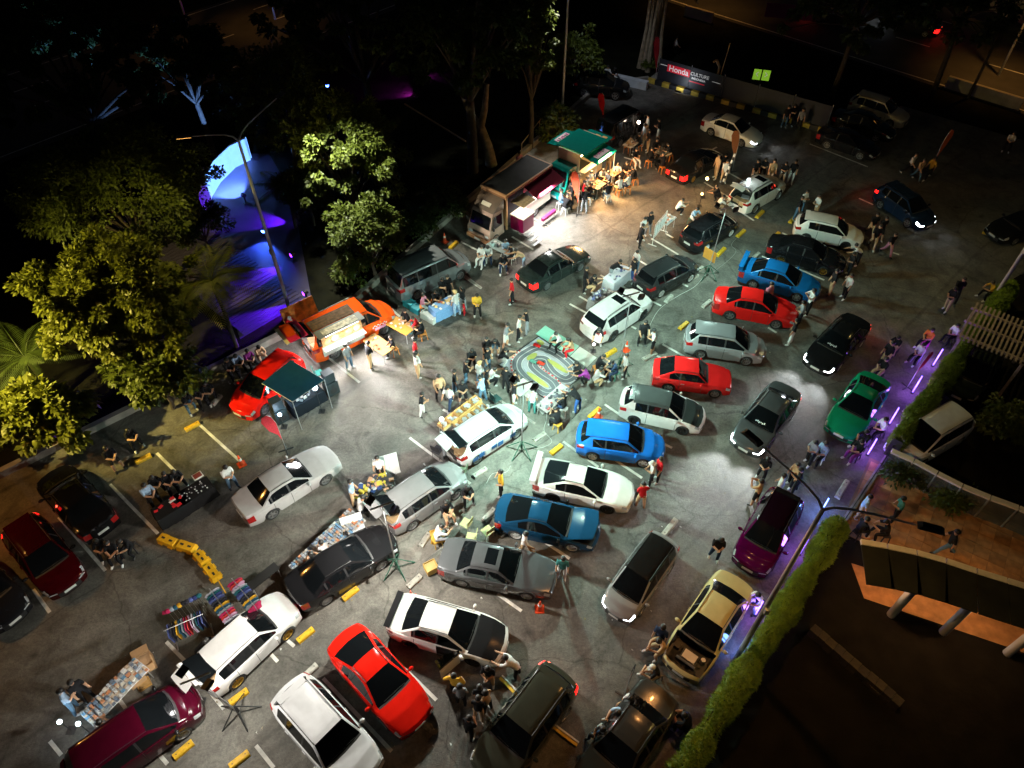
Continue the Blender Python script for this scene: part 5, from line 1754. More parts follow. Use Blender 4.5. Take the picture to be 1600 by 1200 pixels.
MIX = [(.7, .72, .75), (.5, .55, .62), (.12, .16, .22), (.45, .20, .10), (.75, .75, .7), (.25, .28, .3), (.55, .45, .35), (.10, .22, .35)]
mt = ((-7.45, 15.02), 3.35, .95, R(53))
table('long merchandise table packed with small boxed models', mt[0], (mt[1], mt[2]), mt[3], (.5, .5, .5), None, short='long merchandise table')
goods('tightly packed small boxed models on the long table', mt[0], (mt[1], mt[2]), mt[3], .74, 280, MIX, (.07, .11), (.03, .09), 28)
table('white topped table with silver goods in the lower left', (-13.9, 9.15), (2.3, .75), R(58), (.7, .7, .72), None, short='lower left goods table')
goods('silver and white goods on the lower left table', (-13.9, 9.15), (2.3, .75), R(58), .74, 120, MIX, (.08, .16), (.02, .08), 15)
tb = P(268, 790, .7)
table('black draped table with red leaflets', (tb.x, tb.y), (1.5, .75), R(42), (.02, .02, .02), (.008, .008, .009), short='black draped tables')
goods('red and white leaflets on the left black table', (tb.x, tb.y), (1.4, .65), R(42), .75, 9, [(.6, .02, .03), (.7, .7, .7)], (.10, .22), (.01, .03))
tb = P(303, 768, .7)
table('black draped table with a framed case', (tb.x, tb.y), (1.5, .75), R(42), (.02, .02, .02), (.008, .008, .009))
goods('rows of tiny white pieces on the right black table', (tb.x, tb.y), (1.2, .6), R(42), .75, 24, [(.6, .6, .6), (.3, .3, .32)], (.03, .06), (.02, .05))
tag(MB().box((0, 0, .03), (.42, .34, .05)).box((0, 0, .06), (.34, .26, .02), 1).obj('framed_case', [WHITEP, plastic((.25, .05, .04))], None, tuple(P(309, 744, .76))), 'white framed case on the right black table', 'case').rotation_euler = (0, 0, R(42))
tb = P(466, 612, .7)
table('dark draped table with goods beneath the awning', (tb.x + .35, tb.y - .25), (1.7, .8), R(42), (.02, .02, .02), (.006, .010, .016), short='awning table')
goods('small white goods on the dark awning table', (tb.x + .35, tb.y - .25), (1.1, .6), R(42), .75, 26, [(.6, .65, .7), (.25, .3, .35), (.1, .12, .15)], (.06, .16), (.03, .12))
for k, (px, py, lab) in enumerate(((519, 612, 'large black speaker box right of the awning'), (440, 655, 'black speaker box beside the pink flag'))):
    b = P(px, py)
    t = thing('speaker_box', lab, 'speaker', tuple(b), R(40))
    MB().box((0, 0, .42), (.62, .55, .84)).obj('cabinet', plastic((.01, .02, .025), .6), t)
    MB().cyl((0, -.28, .32), (0, -.29, .32), .19, n=16).obj('woofer', RUBBER, t)
    MB().cyl((0, -.28, .65), (0, -.29, .65), .09, n=12).obj('tweeter', RUBBER, t)
    MB().box((0, 0, 1.14), (.5, .45, .55)).obj('upper_cabinet', plastic((.01, .02, .025), .6), t)
# long crate tables by the blue sided car
for k, (c0, c1, lab) in enumerate((((688, 668), (748, 622), 'front'), ((712, 668), (758, 634), 'rear'))):
    a_, c_ = P(*c0, .6), P(*c1, .6)
    d_ = c_ - a_
    m_ = (a_ + c_) / 2
    rz = math.atan2(d_.y, d_.x)
    table('long low table under the %s row of orange crates' % lab, (m_.x, m_.y), (d_.length, .5), rz, (.5, .4, .28), None, .55, short='orange crate tables')
    for q in range(5):
        f = (q + .5) / 5
        p = a_.lerp(c_, f)
        t = thing('goods_crate', 'open orange crate of white packets in the %s row' % lab, 'crate', (p.x, p.y, .552), rz, 'crates on the low tables')
        w, l = .44, d_.length / 5 - .03
        mb = MB()
        mb.box((0, 0, .01), (l, w, .02))
        for s in (1, -1):
            mb.box((0, s * (w / 2 - .012), .08), (l, .024, .14))
            mb.box((s * (l / 2 - .012), 0, .08), (.024, w - .05, .14))
        mb.obj('crate_body', plastic((.62, .34, .12)), t)
        pk = MB()
        for i in range(7):
            pk.box((random.uniform(-.3, .3) * l, random.uniform(-.3, .3) * w, .06 + .01 * i), (.15, .11, .03), 0, rz=random.uniform(0, 3))
        pk.obj('packets', plastic((.78, .80, .80)), t)
# stalls in the middle
tb = P(965, 428, .72)
table('white covered sales table beside the dark grey hatchback', (tb.x, tb.y), (1.75, .75), R(48), (.75, .75, .8), (.62, .64, .72), short='white sales table')
goods('a few blue and dark pieces on the white sales table', (tb.x, tb.y), (1.5, .6), R(48), .75, 14, [(.1, .12, .3), (.2, .2, .25), (.7, .7, .8)], (.05, .14), (.02, .06))
tb = P(938, 462, .72)
table('grey goods table left of the white roof rail crossover', (tb.x, tb.y), (1.35, .7), R(48), (.3, .32, .34), (.20, .21, .22), short='grey goods table')
goods('black and white parts spread on the grey goods table', (tb.x, tb.y), (1.3, .65), R(48), .75, 60, [(.6, .6, .62), (.05, .05, .06), (.3, .3, .32), (.12, .14, .3)], (.05, .16), (.02, .10))
tb = P(958, 440, .3)
tag(MB().box((0, 0, .05), (.8, .7, .10)).box((0, 0, .105), (.6, .5, .02), 1).obj('flat_case', [plastic((.12, .13, .14)), plastic((.4, .45, .5))], None, (tb.x, tb.y, .0)), 'flat open case on the ground between two goods tables', 'case').rotation_euler = (0, 0, R(40))
tb = P(1043, 343, .72)
table('small display table behind the wire rack', (tb.x, tb.y), (1.1, .65), R(50), (.6, .58, .58), None, short='small display table')
goods('assorted packets on the small display table', (tb.x, tb.y), (1.05, .6), R(50), .74, 36, MIX, (.06, .16), (.02, .08))
tb = P(866, 622, .72)
table('white control table beside the toy track', (tb.x, tb.y), (1.9, .7), R(48), (.78, .78, .78), None, short='toy track table')
goods('dark radio parts on the control table', (tb.x, tb.y), (1.8, .6), R(48), .74, 24, [(.04, .04, .05), (.7, .7, .7), (.3, .05, .05), (.1, .1, .12)], (.06, .2), (.03, .10))
tb = P(815, 605, .72)
table('small white table left of the toy track', (tb.x, tb.y), (1.0, .7), R(48), (.78, .78, .76), None)
tb = P(592, 538, .72)
t = table('orange topped wooden table in front of the orange food van', (tb.x, tb.y), (1.6, .8), R(-42), (.72, .38, .14), None, short='wooden tables')
goods('cups and plates on the front wooden table', (tb.x, tb.y), (1.3, .6), R(-42), .74, 8, [(.8, .8, .78), (.5, .1, .05)], (.06, .14), (.03, .08))
tb = P(625, 508, .72)
t = table('dark orange wooden table beside the orange food van', (tb.x, tb.y), (1.6, .8), R(-36), (.55, .25, .04), None)
goods('cups and plates on the rear wooden table', (tb.x, tb.y), (1.3, .6), R(-36), .74, 9, [(.8, .8, .78), (.6, .6, .5)], (.06, .14), (.03, .08))
tb = P(693, 475, .72)
table('blue draped drinks table beside the silver van', (tb.x, tb.y), (1.5, .7), R(38), (.3, .4, .6), (.16, .30, .55), short='blue drinks table')
goods('snacks and paper on the blue drinks table', (tb.x, tb.y), (1.3, .6), R(38), .75, 14, [(.8, .8, .8), (.6, .45, .2), (.4, .1, .05)], (.08, .2), (.02, .09))
tb = P(783, 387, .6)
table('pale square table between the seated group', (tb.x, tb.y), (1.7, .8), R(-40), (.30, .36, .36), None, .66, short='pale square table')
goods('cups and helmets on the pale square table', (tb.x, tb.y), (1.3, .6), R(-40), .66, 10, [(.7, .7, .7), (.05, .05, .06), (.4, .6, .62)], (.08, .2), (.05, .15))
for k, (px, py, w, lab) in enumerate(((934, 288, 1.0, 'front'), (960, 268, 1.0, 'middle'), (894, 300, 1.0, 'left'), (985, 225, .9, 'rear'), (1035, 236, .9, 'right'))):
    tb = P(px, py, .7)
    table('cream food table at the teal truck, %s one' % lab, (tb.x, tb.y), (w, .7), R(50), (.68, .55, .38), None, .7, short='teal truck tables')
    goods('bowls and bottles on the %s cream food table' % lab, (tb.x, tb.y), (w * .8, .5), R(50), .7, 9, [(.8, .75, .6), (.6, .3, .1), (.2, .1, .05)], (.05, .12), (.04, .16))
tb = P(582, 758, .6)
table('low dark table of car parts beside the folding boards', (tb.x, tb.y), (1.9, .9), R(45), (.03, .03, .035), None, .5, short='low parts table')
goods('mixed car parts on the low dark table', (tb.x, tb.y), (1.8, .8), R(45), .5, 60, [(.03, .03, .04), (.5, .5, .52), (.02, .05, .16), (.5, .4, .05), (.45, .25, .15)], (.07, .24), (.04, .16))
tb = P(412, 902, .6)
table('small dark table of caps behind the clothes racks', (tb.x, tb.y), (1.3, .4), R(48), (.02, .02, .02), None, .7)
# folding white boards
for (px, py, lab, rz) in ((611, 742, 'tall white folding board behind the silver hatchback', 20), (556, 836, 'tall white folding board at the end of the long table', 22)):
    b = P(px, py)
    t = thing('folding_board', lab, 'board', tuple(b), R(rz))
    for k in range(2):
        MB().box(((k - .5) * .45, 0, .6), (.44, .03, 1.2)).obj('board_panel', plastic((.70, .72, .72)), t).rotation_euler = (R(-12), 0, 0)
# wire rack display
b = P(1028, 372)
t = thing('wire_rack', 'white wire display rack on two feet', 'rack', tuple(b), R(58))
for s in (-1, 1):
    MB().cyl((s * .85, 0, 0), (s * .85, 0, 1.5), .018, n=6).box((s * .85, 0, .015), (.04, .55, .03)).obj('post', WHITEP, t)
for k in range(13):
    MB().cyl((-.85 + k * .142, 0, .45), (-.85 + k * .142, 0, 1.5), .007, n=4).obj('wire', WHITEP, t)
for k in range(7):
    MB().cyl((-.85, 0, .45 + k * .175), (.85, 0, .45 + k * .175), .007, n=4).obj('wire', WHITEP, t)
for i in range(4):
    MB().box((-.6 + .4 * i, -.02, .95), (.3, .015, .7)).obj('hanging_card', plastic((.62, .64, .64)), t)
# crates and boxes
for (px, py, sx, sy, sz_, c_, rz, lab) in (
        (673, 498, .95, .6, .42, (.72, .74, .72), -38, 'white plastic crate in front of the blue drinks table'),
        (640, 478, .6, .45, .36, (.04, .38, .45), -38, 'teal crate with brown top behind the white crate'),
        (651, 486, .6, .45, .36, (.04, .36, .46), -38, 'teal crate nearest the white plastic crate'),
        (230, 1040, .6, .6, .45, (.45, .27, .13), 35, 'open cardboard box at the end of the lower left table'),
        (214, 1062, .55, .5, .40, (.40, .25, .13), 50, 'cardboard box full of cables beside the lower left table'),
        (226, 1070, .45, .35, .12, (.55, .30, .08), 40, 'flattened orange cardboard beside the lower left table'),
        (684, 842, .52, .46, .42, (.60, .32, .03), 20, 'yellow crate stool behind the seated person in white'),
        (674, 890, .50, .45, .36, (.58, .38, .10), 30, 'yellow crate near the grey sunroof sedan'),
        (873, 282, 0, 0, 0, 0, 0, '')):
    if not sx:
        continue
    b = P(px, py)
    t = thing('storage_crate', lab, 'crate', tuple(b), R(rz))
    mb = MB()
    mb.box((0, 0, .02), (sx, sy, .04))
    for s in (1, -1):
        mb.box((0, s * (sy / 2 - .015), sz_ / 2 + .02), (sx, .03, sz_ - .04))
        mb.box((s * (sx / 2 - .015), 0, sz_ / 2 + .02), (.03, sy - .06, sz_ - .04))
    mb.obj('crate_body', plastic(c_, .7), t)
    MB().box((0, 0, sz_ * .6), (sx - .08, sy - .08, sz_ * .5)).obj('contents', plastic(tuple(min(1, q * .8 + .04) for q in c_)), t)
    if 'cardboard box' in lab:
        for s in (1, -1):
            MB().box((0, s * (sy / 2 + .12), sz_ + .03), (sx, .28, .012)).obj('box_flap', plastic((.45, .28, .14), .8), t)
# garment racks
GCOLS = [(.34, .015, .07), (.02, .03, .11), (.012, .06, .10), (.34, .34, .40), (.012, .012, .015), (.40, .03, .03), (.06, .08, .22), (.18, .20, .23), (.012, .08, .10), (.48, .26, .02), (.40, .22, .33), (.02, .02, .028)]
GNAME = ['crimson', 'navy', 'teal blue', 'pale grey', 'black', 'red', 'blue', 'grey', 'dark teal', 'yellow', 'pink', 'charcoal']
SHIRT = MB()
SHIRT.add([(-.015, -.30, -.12), (-.015, -.19, -.03), (-.015, .19, -.03), (-.015, .30, -.12), (-.015, .24, -.26), (-.02, .20, -.72), (-.02, -.20, -.72), (-.015, -.24, -.26),
           (.02, -.30, -.12), (.02, -.19, -.03), (.02, .19, -.03), (.02, .30, -.12), (.02, .24, -.26), (.03, .20, -.72), (.03, -.20, -.72), (.02, -.24, -.26)],
          [(7, 6, 5, 4, 3, 2, 1, 0), (8, 9, 10, 11, 12, 13, 14, 15)] + [(k, (k + 1) % 8, 8 + (k + 1) % 8, 8 + k) for k in range(8)])
SHM = SHIRT.mesh('shirt')
for k, (p0, p1, lab) in enumerate((((363, 905), (398, 947), 'right'), ((328, 921), (362, 967), 'middle'), ((262, 985), (310, 968), 'left'))):
    a_, c_ = P(*p0, 1.5), P(*p1, 1.5)
    if k == 2:
        a_, c_ = P(258, 985, 1.3), P(315, 960, 1.3)
    d_ = c_ - a_
    ln = d_.length
    h = a_.z
    t = thing('clothes_rack', 'chrome clothes rack full of shirts, %s of three' % lab, 'clothes rack', (a_.x, a_.y, 0), math.atan2(d_.y, d_.x), 'clothes racks')
    LANDMARKS.append((a_.x, a_.y, lab + ' clothes rack'))
    MB().tube([(-.05, 0, h), (ln + .05, 0, h)], .018, 6).obj('hanging_bar', CHROME, t)
    for x_ in (0, ln):
        MB().cyl((x_, 0, .05), (x_, 0, h), .016, n=6).box((x_, 0, .04), (.04, .5, .03)).obj('upright', CHROME, t)
    n = 13
    for q in range(n):
        i = (q * 5 + k * 3) % 12
        p = a_ + d_ * ((q + .6) / (n + .3))
        g = link('hanging_shirt', SHM, cloth(GCOLS[i]), None, (p.x, p.y, h - .02))
        g.rotation_euler = (0, random.uniform(-.05, .05), math.atan2(d_.y, d_.x) + random.uniform(-.12, .12))
        tag(g, '%s shirt on the %s clothes rack' % (GNAME[i], lab), 'shirt', 'shirts on the racks')
# caps on the left rack
for q in range(9):
    p = P(262 + q * 6, 955 - q * 3.0, 1.55)
    t = thing('display_cap', '%s cap above the left clothes rack' % GNAME[(q * 7) % 12], 'cap', tuple(p), R(200), 'caps above the rack')
    MB().ball((0, 0, 0), (.12, .10, .09), 10, 6).obj('crown', cloth(GCOLS[(q * 7) % 12]), t, smooth=60)
    MB().box((.14, 0, -.03), (.12, .14, .015)).obj('brim', cloth(GCOLS[(q * 7) % 12]), t)
    MB().cyl((0, 0, -.10), (0, 0, -1.55), .004, n=4).obj('stem', CHROME, t)


# ----- feather flags, cones, stops, barriers
def flag(label, px, py, h, col, rz, w=.62, lean=.0):
    b = P(px, py)
    t = thing('feather_flag', label, 'flag', tuple(b), R(rz))
    pts = [(0, .75), (.10, 1.2), (w * .62, h * .62), (w * .92, h * .86), (w * .8, h * .97), (w * .4, h), (.12, h * .93), (0, h * .75)]
    n = len(pts)
    q = [(x, -.006, z) for x, z in pts] + [(x, .006 + .04 * math.sin(x * 5), z) for x, z in pts]
    MB().add(q, [tuple(range(n)), tuple(range(2 * n - 1, n - 1, -1))] + [(k, n + k, n + (k + 1) % n, (k + 1) % n) for k in range(n)]).obj('sail', cloth(col), t)
    MB().tube([(-.01, 0, 0), (-.01, 0, h * .75), (.11, 0, h * .94), (w * .45, 0, h * 1.005)], .014, 6).obj('pole', STEEL, t)
    MB().box((0, 0, .02), (.7, .06, .03)).box((0, 0, .025), (.06, .7, .03)).obj('foot', BLACK, t)


flag('pink red feather flag beside the red awning car', 447, 703, 2.6, (.60, .05, .07), 205)
flag('coral feather flag in front of the teal truck tables', 902, 335, 3.0, (.66, .10, .05), 165)
flag('red feather flag behind the black graphic van', 941, 200, 2.6, (.55, .01, .015), 150)
flag('orange feather flag in the dark aisle on the right', 1452, 268, 3.0, (.62, .13, .02), 20)
flag('dark red feather flag at the banner fence', 1023, 128, 3.6, (.16, .004, .008), 190)
flag('brown feather flag behind the striped barrier', 1143, 268, 3.0, (.22, .09, .04), 170)
flag('deep red feather flag beside the violet tubes', 1418, 605, 2.3, (.30, .01, .02), 30)
flag('black pennant flag lying open near the bottom sedan', 975, 1088, 1.9, (.02, .02, .025), 60)
CONE = mat("cone_orange", (.72, .07, .015), .5)
for (px, py, lab) in ((378, 726, 'orange cone beside the bay line near the silver driving sedan'), (843, 952, 'orange cone in front of the grey sunroof sedan'), (644, 936, 'white banded cone behind the carbon bonnet sedan'), (935, 652, 'orange cone behind the bright blue hatchback'),
                      (800, 470, 'tall red cone in the middle of the aisle'), (695, 378, 'orange cone by the silver passenger van'), (978, 548, 'red banded cone beside the white roof rail crossover')):
    b = P(px, py)
    t = thing('traffic_cone', lab, 'traffic cone', tuple(b), random.uniform(0, 1))
    MB().box((0, 0, .02), (.36, .36, .04)).obj('base', CONE if 'tall' not in lab else BLACK, t)
    MB().cyl((0, 0, .04), (0, 0, .68), .13, .025, n=14).obj('body', CONE, t, smooth=60)
    MB().cyl((0, 0, .34), (0, 0, .46), .086, .068, n=14).obj('band', WHITEP, t, smooth=60)
STOPS = [(292, 671, 309, 662, 1), (214, 722, 234, 712, 1), (335, 629, 341, 622, 0), (273, 1183, 300, 1160, 1), (360, 1098, 386, 1079, 1), (360, 1198, 388, 1176, 1), (467, 1001, 488, 984, 1), (475, 1058, 492, 1042, 0), (538, 935, 557, 920, 1), (640, 916, 655, 902, 0), (597, 872, 612, 860, 1),
         (660, 850, 668, 838, 0), (757, 812, 772, 796, 0), (740, 745, 760, 732, 0), (835, 688, 850, 678, 0), (862, 708, 876, 697, 1), (921, 652, 937, 638, 1), (946, 556, 962, 546, 1), (1005, 562, 1025, 552, 0), (1062, 514, 1074, 504, 1), (1098, 480, 1110, 470, 0), (1075, 438, 1090, 430, 0), (1086, 426, 1098, 418, 0), (1040, 472, 1050, 462, 0),
         (1120, 400, 1132, 388, 1), (1152, 370, 1163, 360, 1), (1182, 340, 1192, 330, 1), (1206, 374, 1217, 364, 1), (1234, 348, 1244, 338, 1), (1176, 405, 1186, 396, 0), (703, 388, 714, 378, 1), (1538, 365, 1547, 352, 1), (1308, 778, 1324, 752, 0), (1035, 838, 1056, 812, 0)]
for (x0, y0, x1, y1, yel) in STOPS:
    a_, c_ = P(x0, y0, .05), P(x1, y1, .05)
    d_ = c_ - a_
    o = thing('wheel_stop', ('yellow' if yel else 'pale concrete') + ' wheel stop', 'wheel stop', ((a_.x + c_.x) / 2, (a_.y + c_.y) / 2, .004), math.atan2(d_.y, d_.x), 'wheel stops along the bays', auto='beside')
    ln = max(.7, min(1.3, d_.length))
    mb = MB()
    pr = [(-.13, 0), (.13, 0), (.115, .10), (.08, .14), (-.08, .14), (-.115, .10)]
    q = [(-ln / 2, y, z) for y, z in pr] + [(ln / 2, y, z) for y, z in pr]
    mb.add(q, [tuple(range(5, -1, -1)), tuple(range(6, 12))] + [(k, (k + 1) % 6, 6 + (k + 1) % 6, 6 + k) for k in range(6)])
    mb.obj('stop_body', YELLOW if yel else mat("stop_concrete", (.36, .35, .31), .85, var=.3, vscale=6, bump=.4), o)
    for s in (-1, 1):
        MB().cyl((s * ln * .34, 0, .14), (s * ln * .34, 0, .148), .022, n=8).obj('bolt', DARKM, o)
for (x0, y0, x1, y1, lab) in ((248, 838, 276, 850, 'leftmost yellow plastic barrier'), (277, 849, 305, 858, 'second yellow plastic barrier from the left'), (306, 862, 322, 880, 'third yellow plastic barrier, beside the bend'), (322, 882, 340, 905, 'last yellow plastic barrier before the chain')):
    a_, c_ = P(x0, y0, .15), P(x1, y1, .15)
    d_ = c_ - a_
    t = thing('plastic_barrier', lab, 'barrier', ((a_.x + c_.x) / 2, (a_.y + c_.y) / 2, 0), math.atan2(d_.y, d_.x), 'yellow barriers')
    MB().box((0, 0, .12), (d_.length * .97, .40, .24), taper=.86).obj('barrier_body', mat("barrier_yellow", (.70, .36, .01), .5, var=.1), t)
    for s in (-1, 1):
        MB().box((s * d_.length * .27, 0, .03), (.22, .5, .06)).obj('foot', mat("barrier_yellow", ()), t)
        MB().box((s * d_.length * .2, 0, .243), (.16, .08, .01)).obj('filler_cap', TRIM, t)
t = thing('yellow_chain', 'yellow plastic chain hanging from the last barrier', 'chain', tuple(P(340, 905)))
for k in range(9):
    f = k / 8
    p = P(340, 905, .45).lerp(P(352, 925, .30), f) - P(340, 905)
    MB().box(tuple(p), (.10, .04, .03), rz=R(-50), ry=.5 * (k % 2)).obj('link', mat("barrier_yellow", ()), t)
for (x0, y0, x1, y1, lab) in ((783, 1058, 812, 1088, 'yellow and white bar left of the olive crossover'), (868, 1137, 903, 1163, 'yellow and white bar right of the olive crossover')):
    a_, c_ = P(x0, y0), P(x1, y1)
    d_ = c_ - a_
    t = thing('barrier_bar', lab, 'barrier', ((a_.x + c_.x) / 2, (a_.y + c_.y) / 2, .004), math.atan2(d_.y, d_.x))
    MB().box((0, -.06, .04), (d_.length, .10, .08)).obj('yellow_bar', YELLOW, t)
    MB().box((0, .05, .035), (d_.length, .06, .07)).obj('white_bar', WHITEP, t)
# striped pole by the black sedan
b = P(1128, 288)
t = thing('striped_pole', 'black and white striped pole beside the warm lamp', 'pole', tuple(b))
for k in range(10):
    MB().cyl((.04 * k, .01 * k, .22 * k), (.04 * k + .04, .01 * k + .01, .22 * k + .22), .07, n=8).obj('stripe', WHITEP if k % 2 else BLACK, t)
# cables on the asphalt
for (pts, c_, lab) in (([(1100, 432), (1085, 448), (1060, 462), (1040, 475), (1025, 490), (1010, 520)], (.45, .45, .42), 'pale cable from the far tripod to the crossover'),
                       ([(1115, 425), (1140, 405), (1150, 392), (1143, 382), (1158, 365)], (.3, .3, .28), 'pale cable trailing behind the black stickered hatchback'),
                       ([(855, 655), (850, 672), (862, 690), (845, 700), (818, 704)], (.4, .42, .40), 'pale cable from the toy track to its tripod'),
                       ([(618, 890), (645, 905), (660, 880), (700, 852), (750, 830)], (.12, .12, .11), 'dark cable from the tripod towards the crates'),
                       ([(905, 642), (880, 668), (850, 690), (822, 705)], (.03, .03, .03), 'dark cable crossing behind the bright blue hatchback'),
                       ([(760, 755), (770, 740), (790, 738), (798, 728)], (.5, .5, .48), 'pale coiled cable beside the person in yellow')):
    mb = MB()
    P3 = [P(x, y, .016) for x, y in pts]
    fine = []
    for i in range(len(P3) - 1):
        p0, p1, p2, p3 = P3[max(0, i - 1)], P3[i], P3[i + 1], P3[min(len(P3) - 1, i + 2)]
        for s in range(6):
            u_ = s / 6
            fine.append(.5 * ((2 * p1) + (p2 - p0) * u_ + (2 * p0 - 5 * p1 + 4 * p2 - p3) * u_ ** 2 + (3 * p1 - p0 - 3 * p2 + p3) * u_ ** 3))
    fine.append(P3[-1])
    mb.tube([tuple(v) for v in fine], .012, 5)
    tag(mb.obj('power_cable', plastic(c_)), lab, 'cable')

# ----- toy racing track
o_ = P(780, 571)
ex = (P(858, 628) - o_)
ey = (P(835, 523) - o_)
LX, LY = ex.length, ey.length
t = thing('toy_race_track', 'grey toy racing track mat with curving lanes', 'toy track', (o_.x, o_.y, .006), math.atan2(ex.y, ex.x))
LANDMARKS.append((o_.x + (ex.x + ey.x) / 2, o_.y + (ex.y + ey.y) / 2, 'toy track'))
MB().box((LX / 2, LY / 2, .015), (LX, LY, .03)).obj('mat_base', plastic((.30, .31, .35), .8), t)
for (cx_, cy_, dx_, dy_) in ((LX / 2, -.02, LX + .08, .04), (LX / 2, LY + .02, LX + .08, .04), (-.02, LY / 2, .04, LY), (LX + .02, LY / 2, .04, LY)):
    MB().box((cx_, cy_, .03), (dx_, dy_, .06)).obj('edge_rail', BLACK, t)
path = [(.10, .52), (.16, .80), (.40, .90), (.72, .88), (.90, .74), (.88, .56), (.70, .52), (.52, .58), (.40, .66), (.30, .55), (.36, .40), (.55, .36), (.78, .36), (.92, .26), (.84, .10), (.55, .09), (.28, .14), (.13, .30)]


def spline(pp, n=8):
    out = []
    m_ = len(pp)
    for i in range(m_):
        p0, p1, p2, p3 = [Vector((*pp[(i + q) % m_], 0)) for q in (-1, 0, 1, 2)]
        for s in range(n):
            u_ = s / n
            out.append(.5 * ((2 * p1) + (p2 - p0) * u_ + (2 * p0 - 5 * p1 + 4 * p2 - p3) * u_ ** 2 + (3 * p1 - p0 - 3 * p2 + p3) * u_ ** 3))
    return out


cl_ = [Vector((p.x * LX, p.y * LY, 0)) for p in spline(path)]


def ribbon(half, z, off=0.0, step=1):
    L_, R_ = [], []
    n = len(cl_)
    for i in range(n + 1):
        p, q = cl_[i % n], cl_[(i + 1) % n]
        d_ = (q - p).normalized()
        nn_ = Vector((-d_.y, d_.x, 0))
        L_.append(tuple(p + nn_ * (off + half) + Vector((0, 0, z))))
        R_.append(tuple(p + nn_ * (off - half) + Vector((0, 0, z))))
    mb = MB()
    mb.grid([R_, L_])
    return mb


ribbon(.27, .034).obj('road_lane', plastic((.10, .105, .12), .8), t)
ribbon(.018, .038, .0).obj('lane_line', plastic((.5, .5, .5)), t)
ribbon(.014, .038, .25).obj('edge_line', WHITEP, t)
ribbon(.014, .038, -.25).obj('edge_line', WHITEP, t)
for (x_, y_, a, b_) in ((.60, .22, .22, .05), (.62, .70, .20, .05), (.10, .92, .07, .05), (.22, .55, .05, .12)):
    mb = MB()
    mb.add([(x_ * LX + a * LX * math.cos(2 * math.pi * k / 18), y_ * LY + b_ * LY * math.sin(2 * math.pi * k / 18), .042) for k in range(18)], [tuple(range(18))])
    mb.obj('grass_patch', plastic((.30, .29, .07), .9), t)
n = len(cl_)
for i in range(n // 2, n):
    p, q = cl_[i % n], cl_[(i + 1) % n]
    d_ = (q - p).normalized()
    nn_ = Vector((-d_.y, d_.x, 0))
    c_ = p + nn_ * .30
    if .03 < c_.x < LX - .03 and .03 < c_.y < LY - .03:
        MB().box((c_.x, c_.y, .045), ((q - p).length * .95, .06, .022), rz=math.atan2(d_.y, d_.x)).obj('kerb_strip', plastic((.6, .02, .03)) if i % 2 else WHITEP, t)
for (px, py, c_, lab) in ((845, 570, (.65, .05, .03), 'red toy car in the middle of the track'), (839, 542, (.6, .02, .02), 'red toy car on the far curve'), (833, 567, (.1, .25, .2), 'green toy car on the infield')):
    p = P(px, py)
    k = thing('toy_car', lab, 'toy car', (p.x, p.y, .046), R(-30))
    MB().box((0, 0, .06), (.38, .17, .06)).box((-.03, 0, .11), (.18, .13, .05)).obj('body', paint(c_), k)
    for sx in (1, -1):
        for sy in (1, -1):
            MB().cyl((sx * .12, sy * .075, .035), (sx * .12, sy * .10, .035), .035, n=10).obj('wheel', RUBBER, k)
for (pp, c_, lab) in (([(837, 522), (852, 509), (886, 530), (872, 544)], (.20, .46, .36), 'pale green foam mat behind the toy track'), ([(873, 545), (887, 531), (905, 541), (890, 556)], (.26, .50, .40), 'pale green foam mat under the seated pair'),
                      ([(891, 557), (906, 542), (932, 559), (917, 574)], (.52, .56, .50), 'white foam mat at the right of the toy track'), ([(808, 606), (845, 600), (872, 624), (848, 648)], (.62, .60, .58), 'white ground sheet in front of the toy track')):
    pts = [P(*q) for q in pp]
    c0 = sum(pts, Vector()) / 4
    tag(MB().prism([(q.x - c0.x, q.y - c0.y) for q in (reversed(pts) if True else pts)], .006, .022).obj('foam_mat', plastic(c_, .85), None, (c0.x, c0.y, 0)), lab, 'mat')
# chairs standing free near the parked cars: olive green folding chairs and blue seats


def chair(label, px, py, rz, col, group='folding chairs'):
    b = P(px, py)
    t = thing('folding_chair', label, 'chair', tuple(b), R(rz), group)
    MB().box((0, 0, .44), (.42, .42, .03)).obj('seat', cloth(col), t)
    MB().box((-.22, 0, .74), (.03, .42, .34), ry=R(-8)).obj('backrest', cloth(col), t)
    for sx in (1, -1):
        for sy in (1, -1):
            MB().cyl((sx * .19, sy * .19, 0), (sx * .17, sy * .19, .43 if sx > 0 else .85), .012, n=5).obj('leg', STEEL if col[1] > .1 else BLACK, t)
    return t


OLV = (.32, .33, .17)
for (px, py, rz, c_, lab) in ((729, 826, 150, OLV, 'olive folding chair nearest the crates'), (737, 848, 170, OLV, 'olive folding chair behind the grey sunroof sedan'), (762, 838, 130, OLV, 'olive folding chair beside the dark blue coupe'), (722, 745, 160, (.10, .12, .08), 'olive chair between the two open tailgates'),
                              (685, 712, 60, (.03, .03, .035), 'black folding chair behind the blue sided hatchback'), (775, 632, 40, (.02, .05, .05), 'dark folding chair beside the orange crate tables'), (500, 592, 30, (.02, .14, .12), 'green plastic chair behind the awning'),
                              (640, 528, 200, (.06, .14, .17), 'blue grey pushchair seat beside the wooden tables')):
    chair(lab, px, py, rz, c_, None)

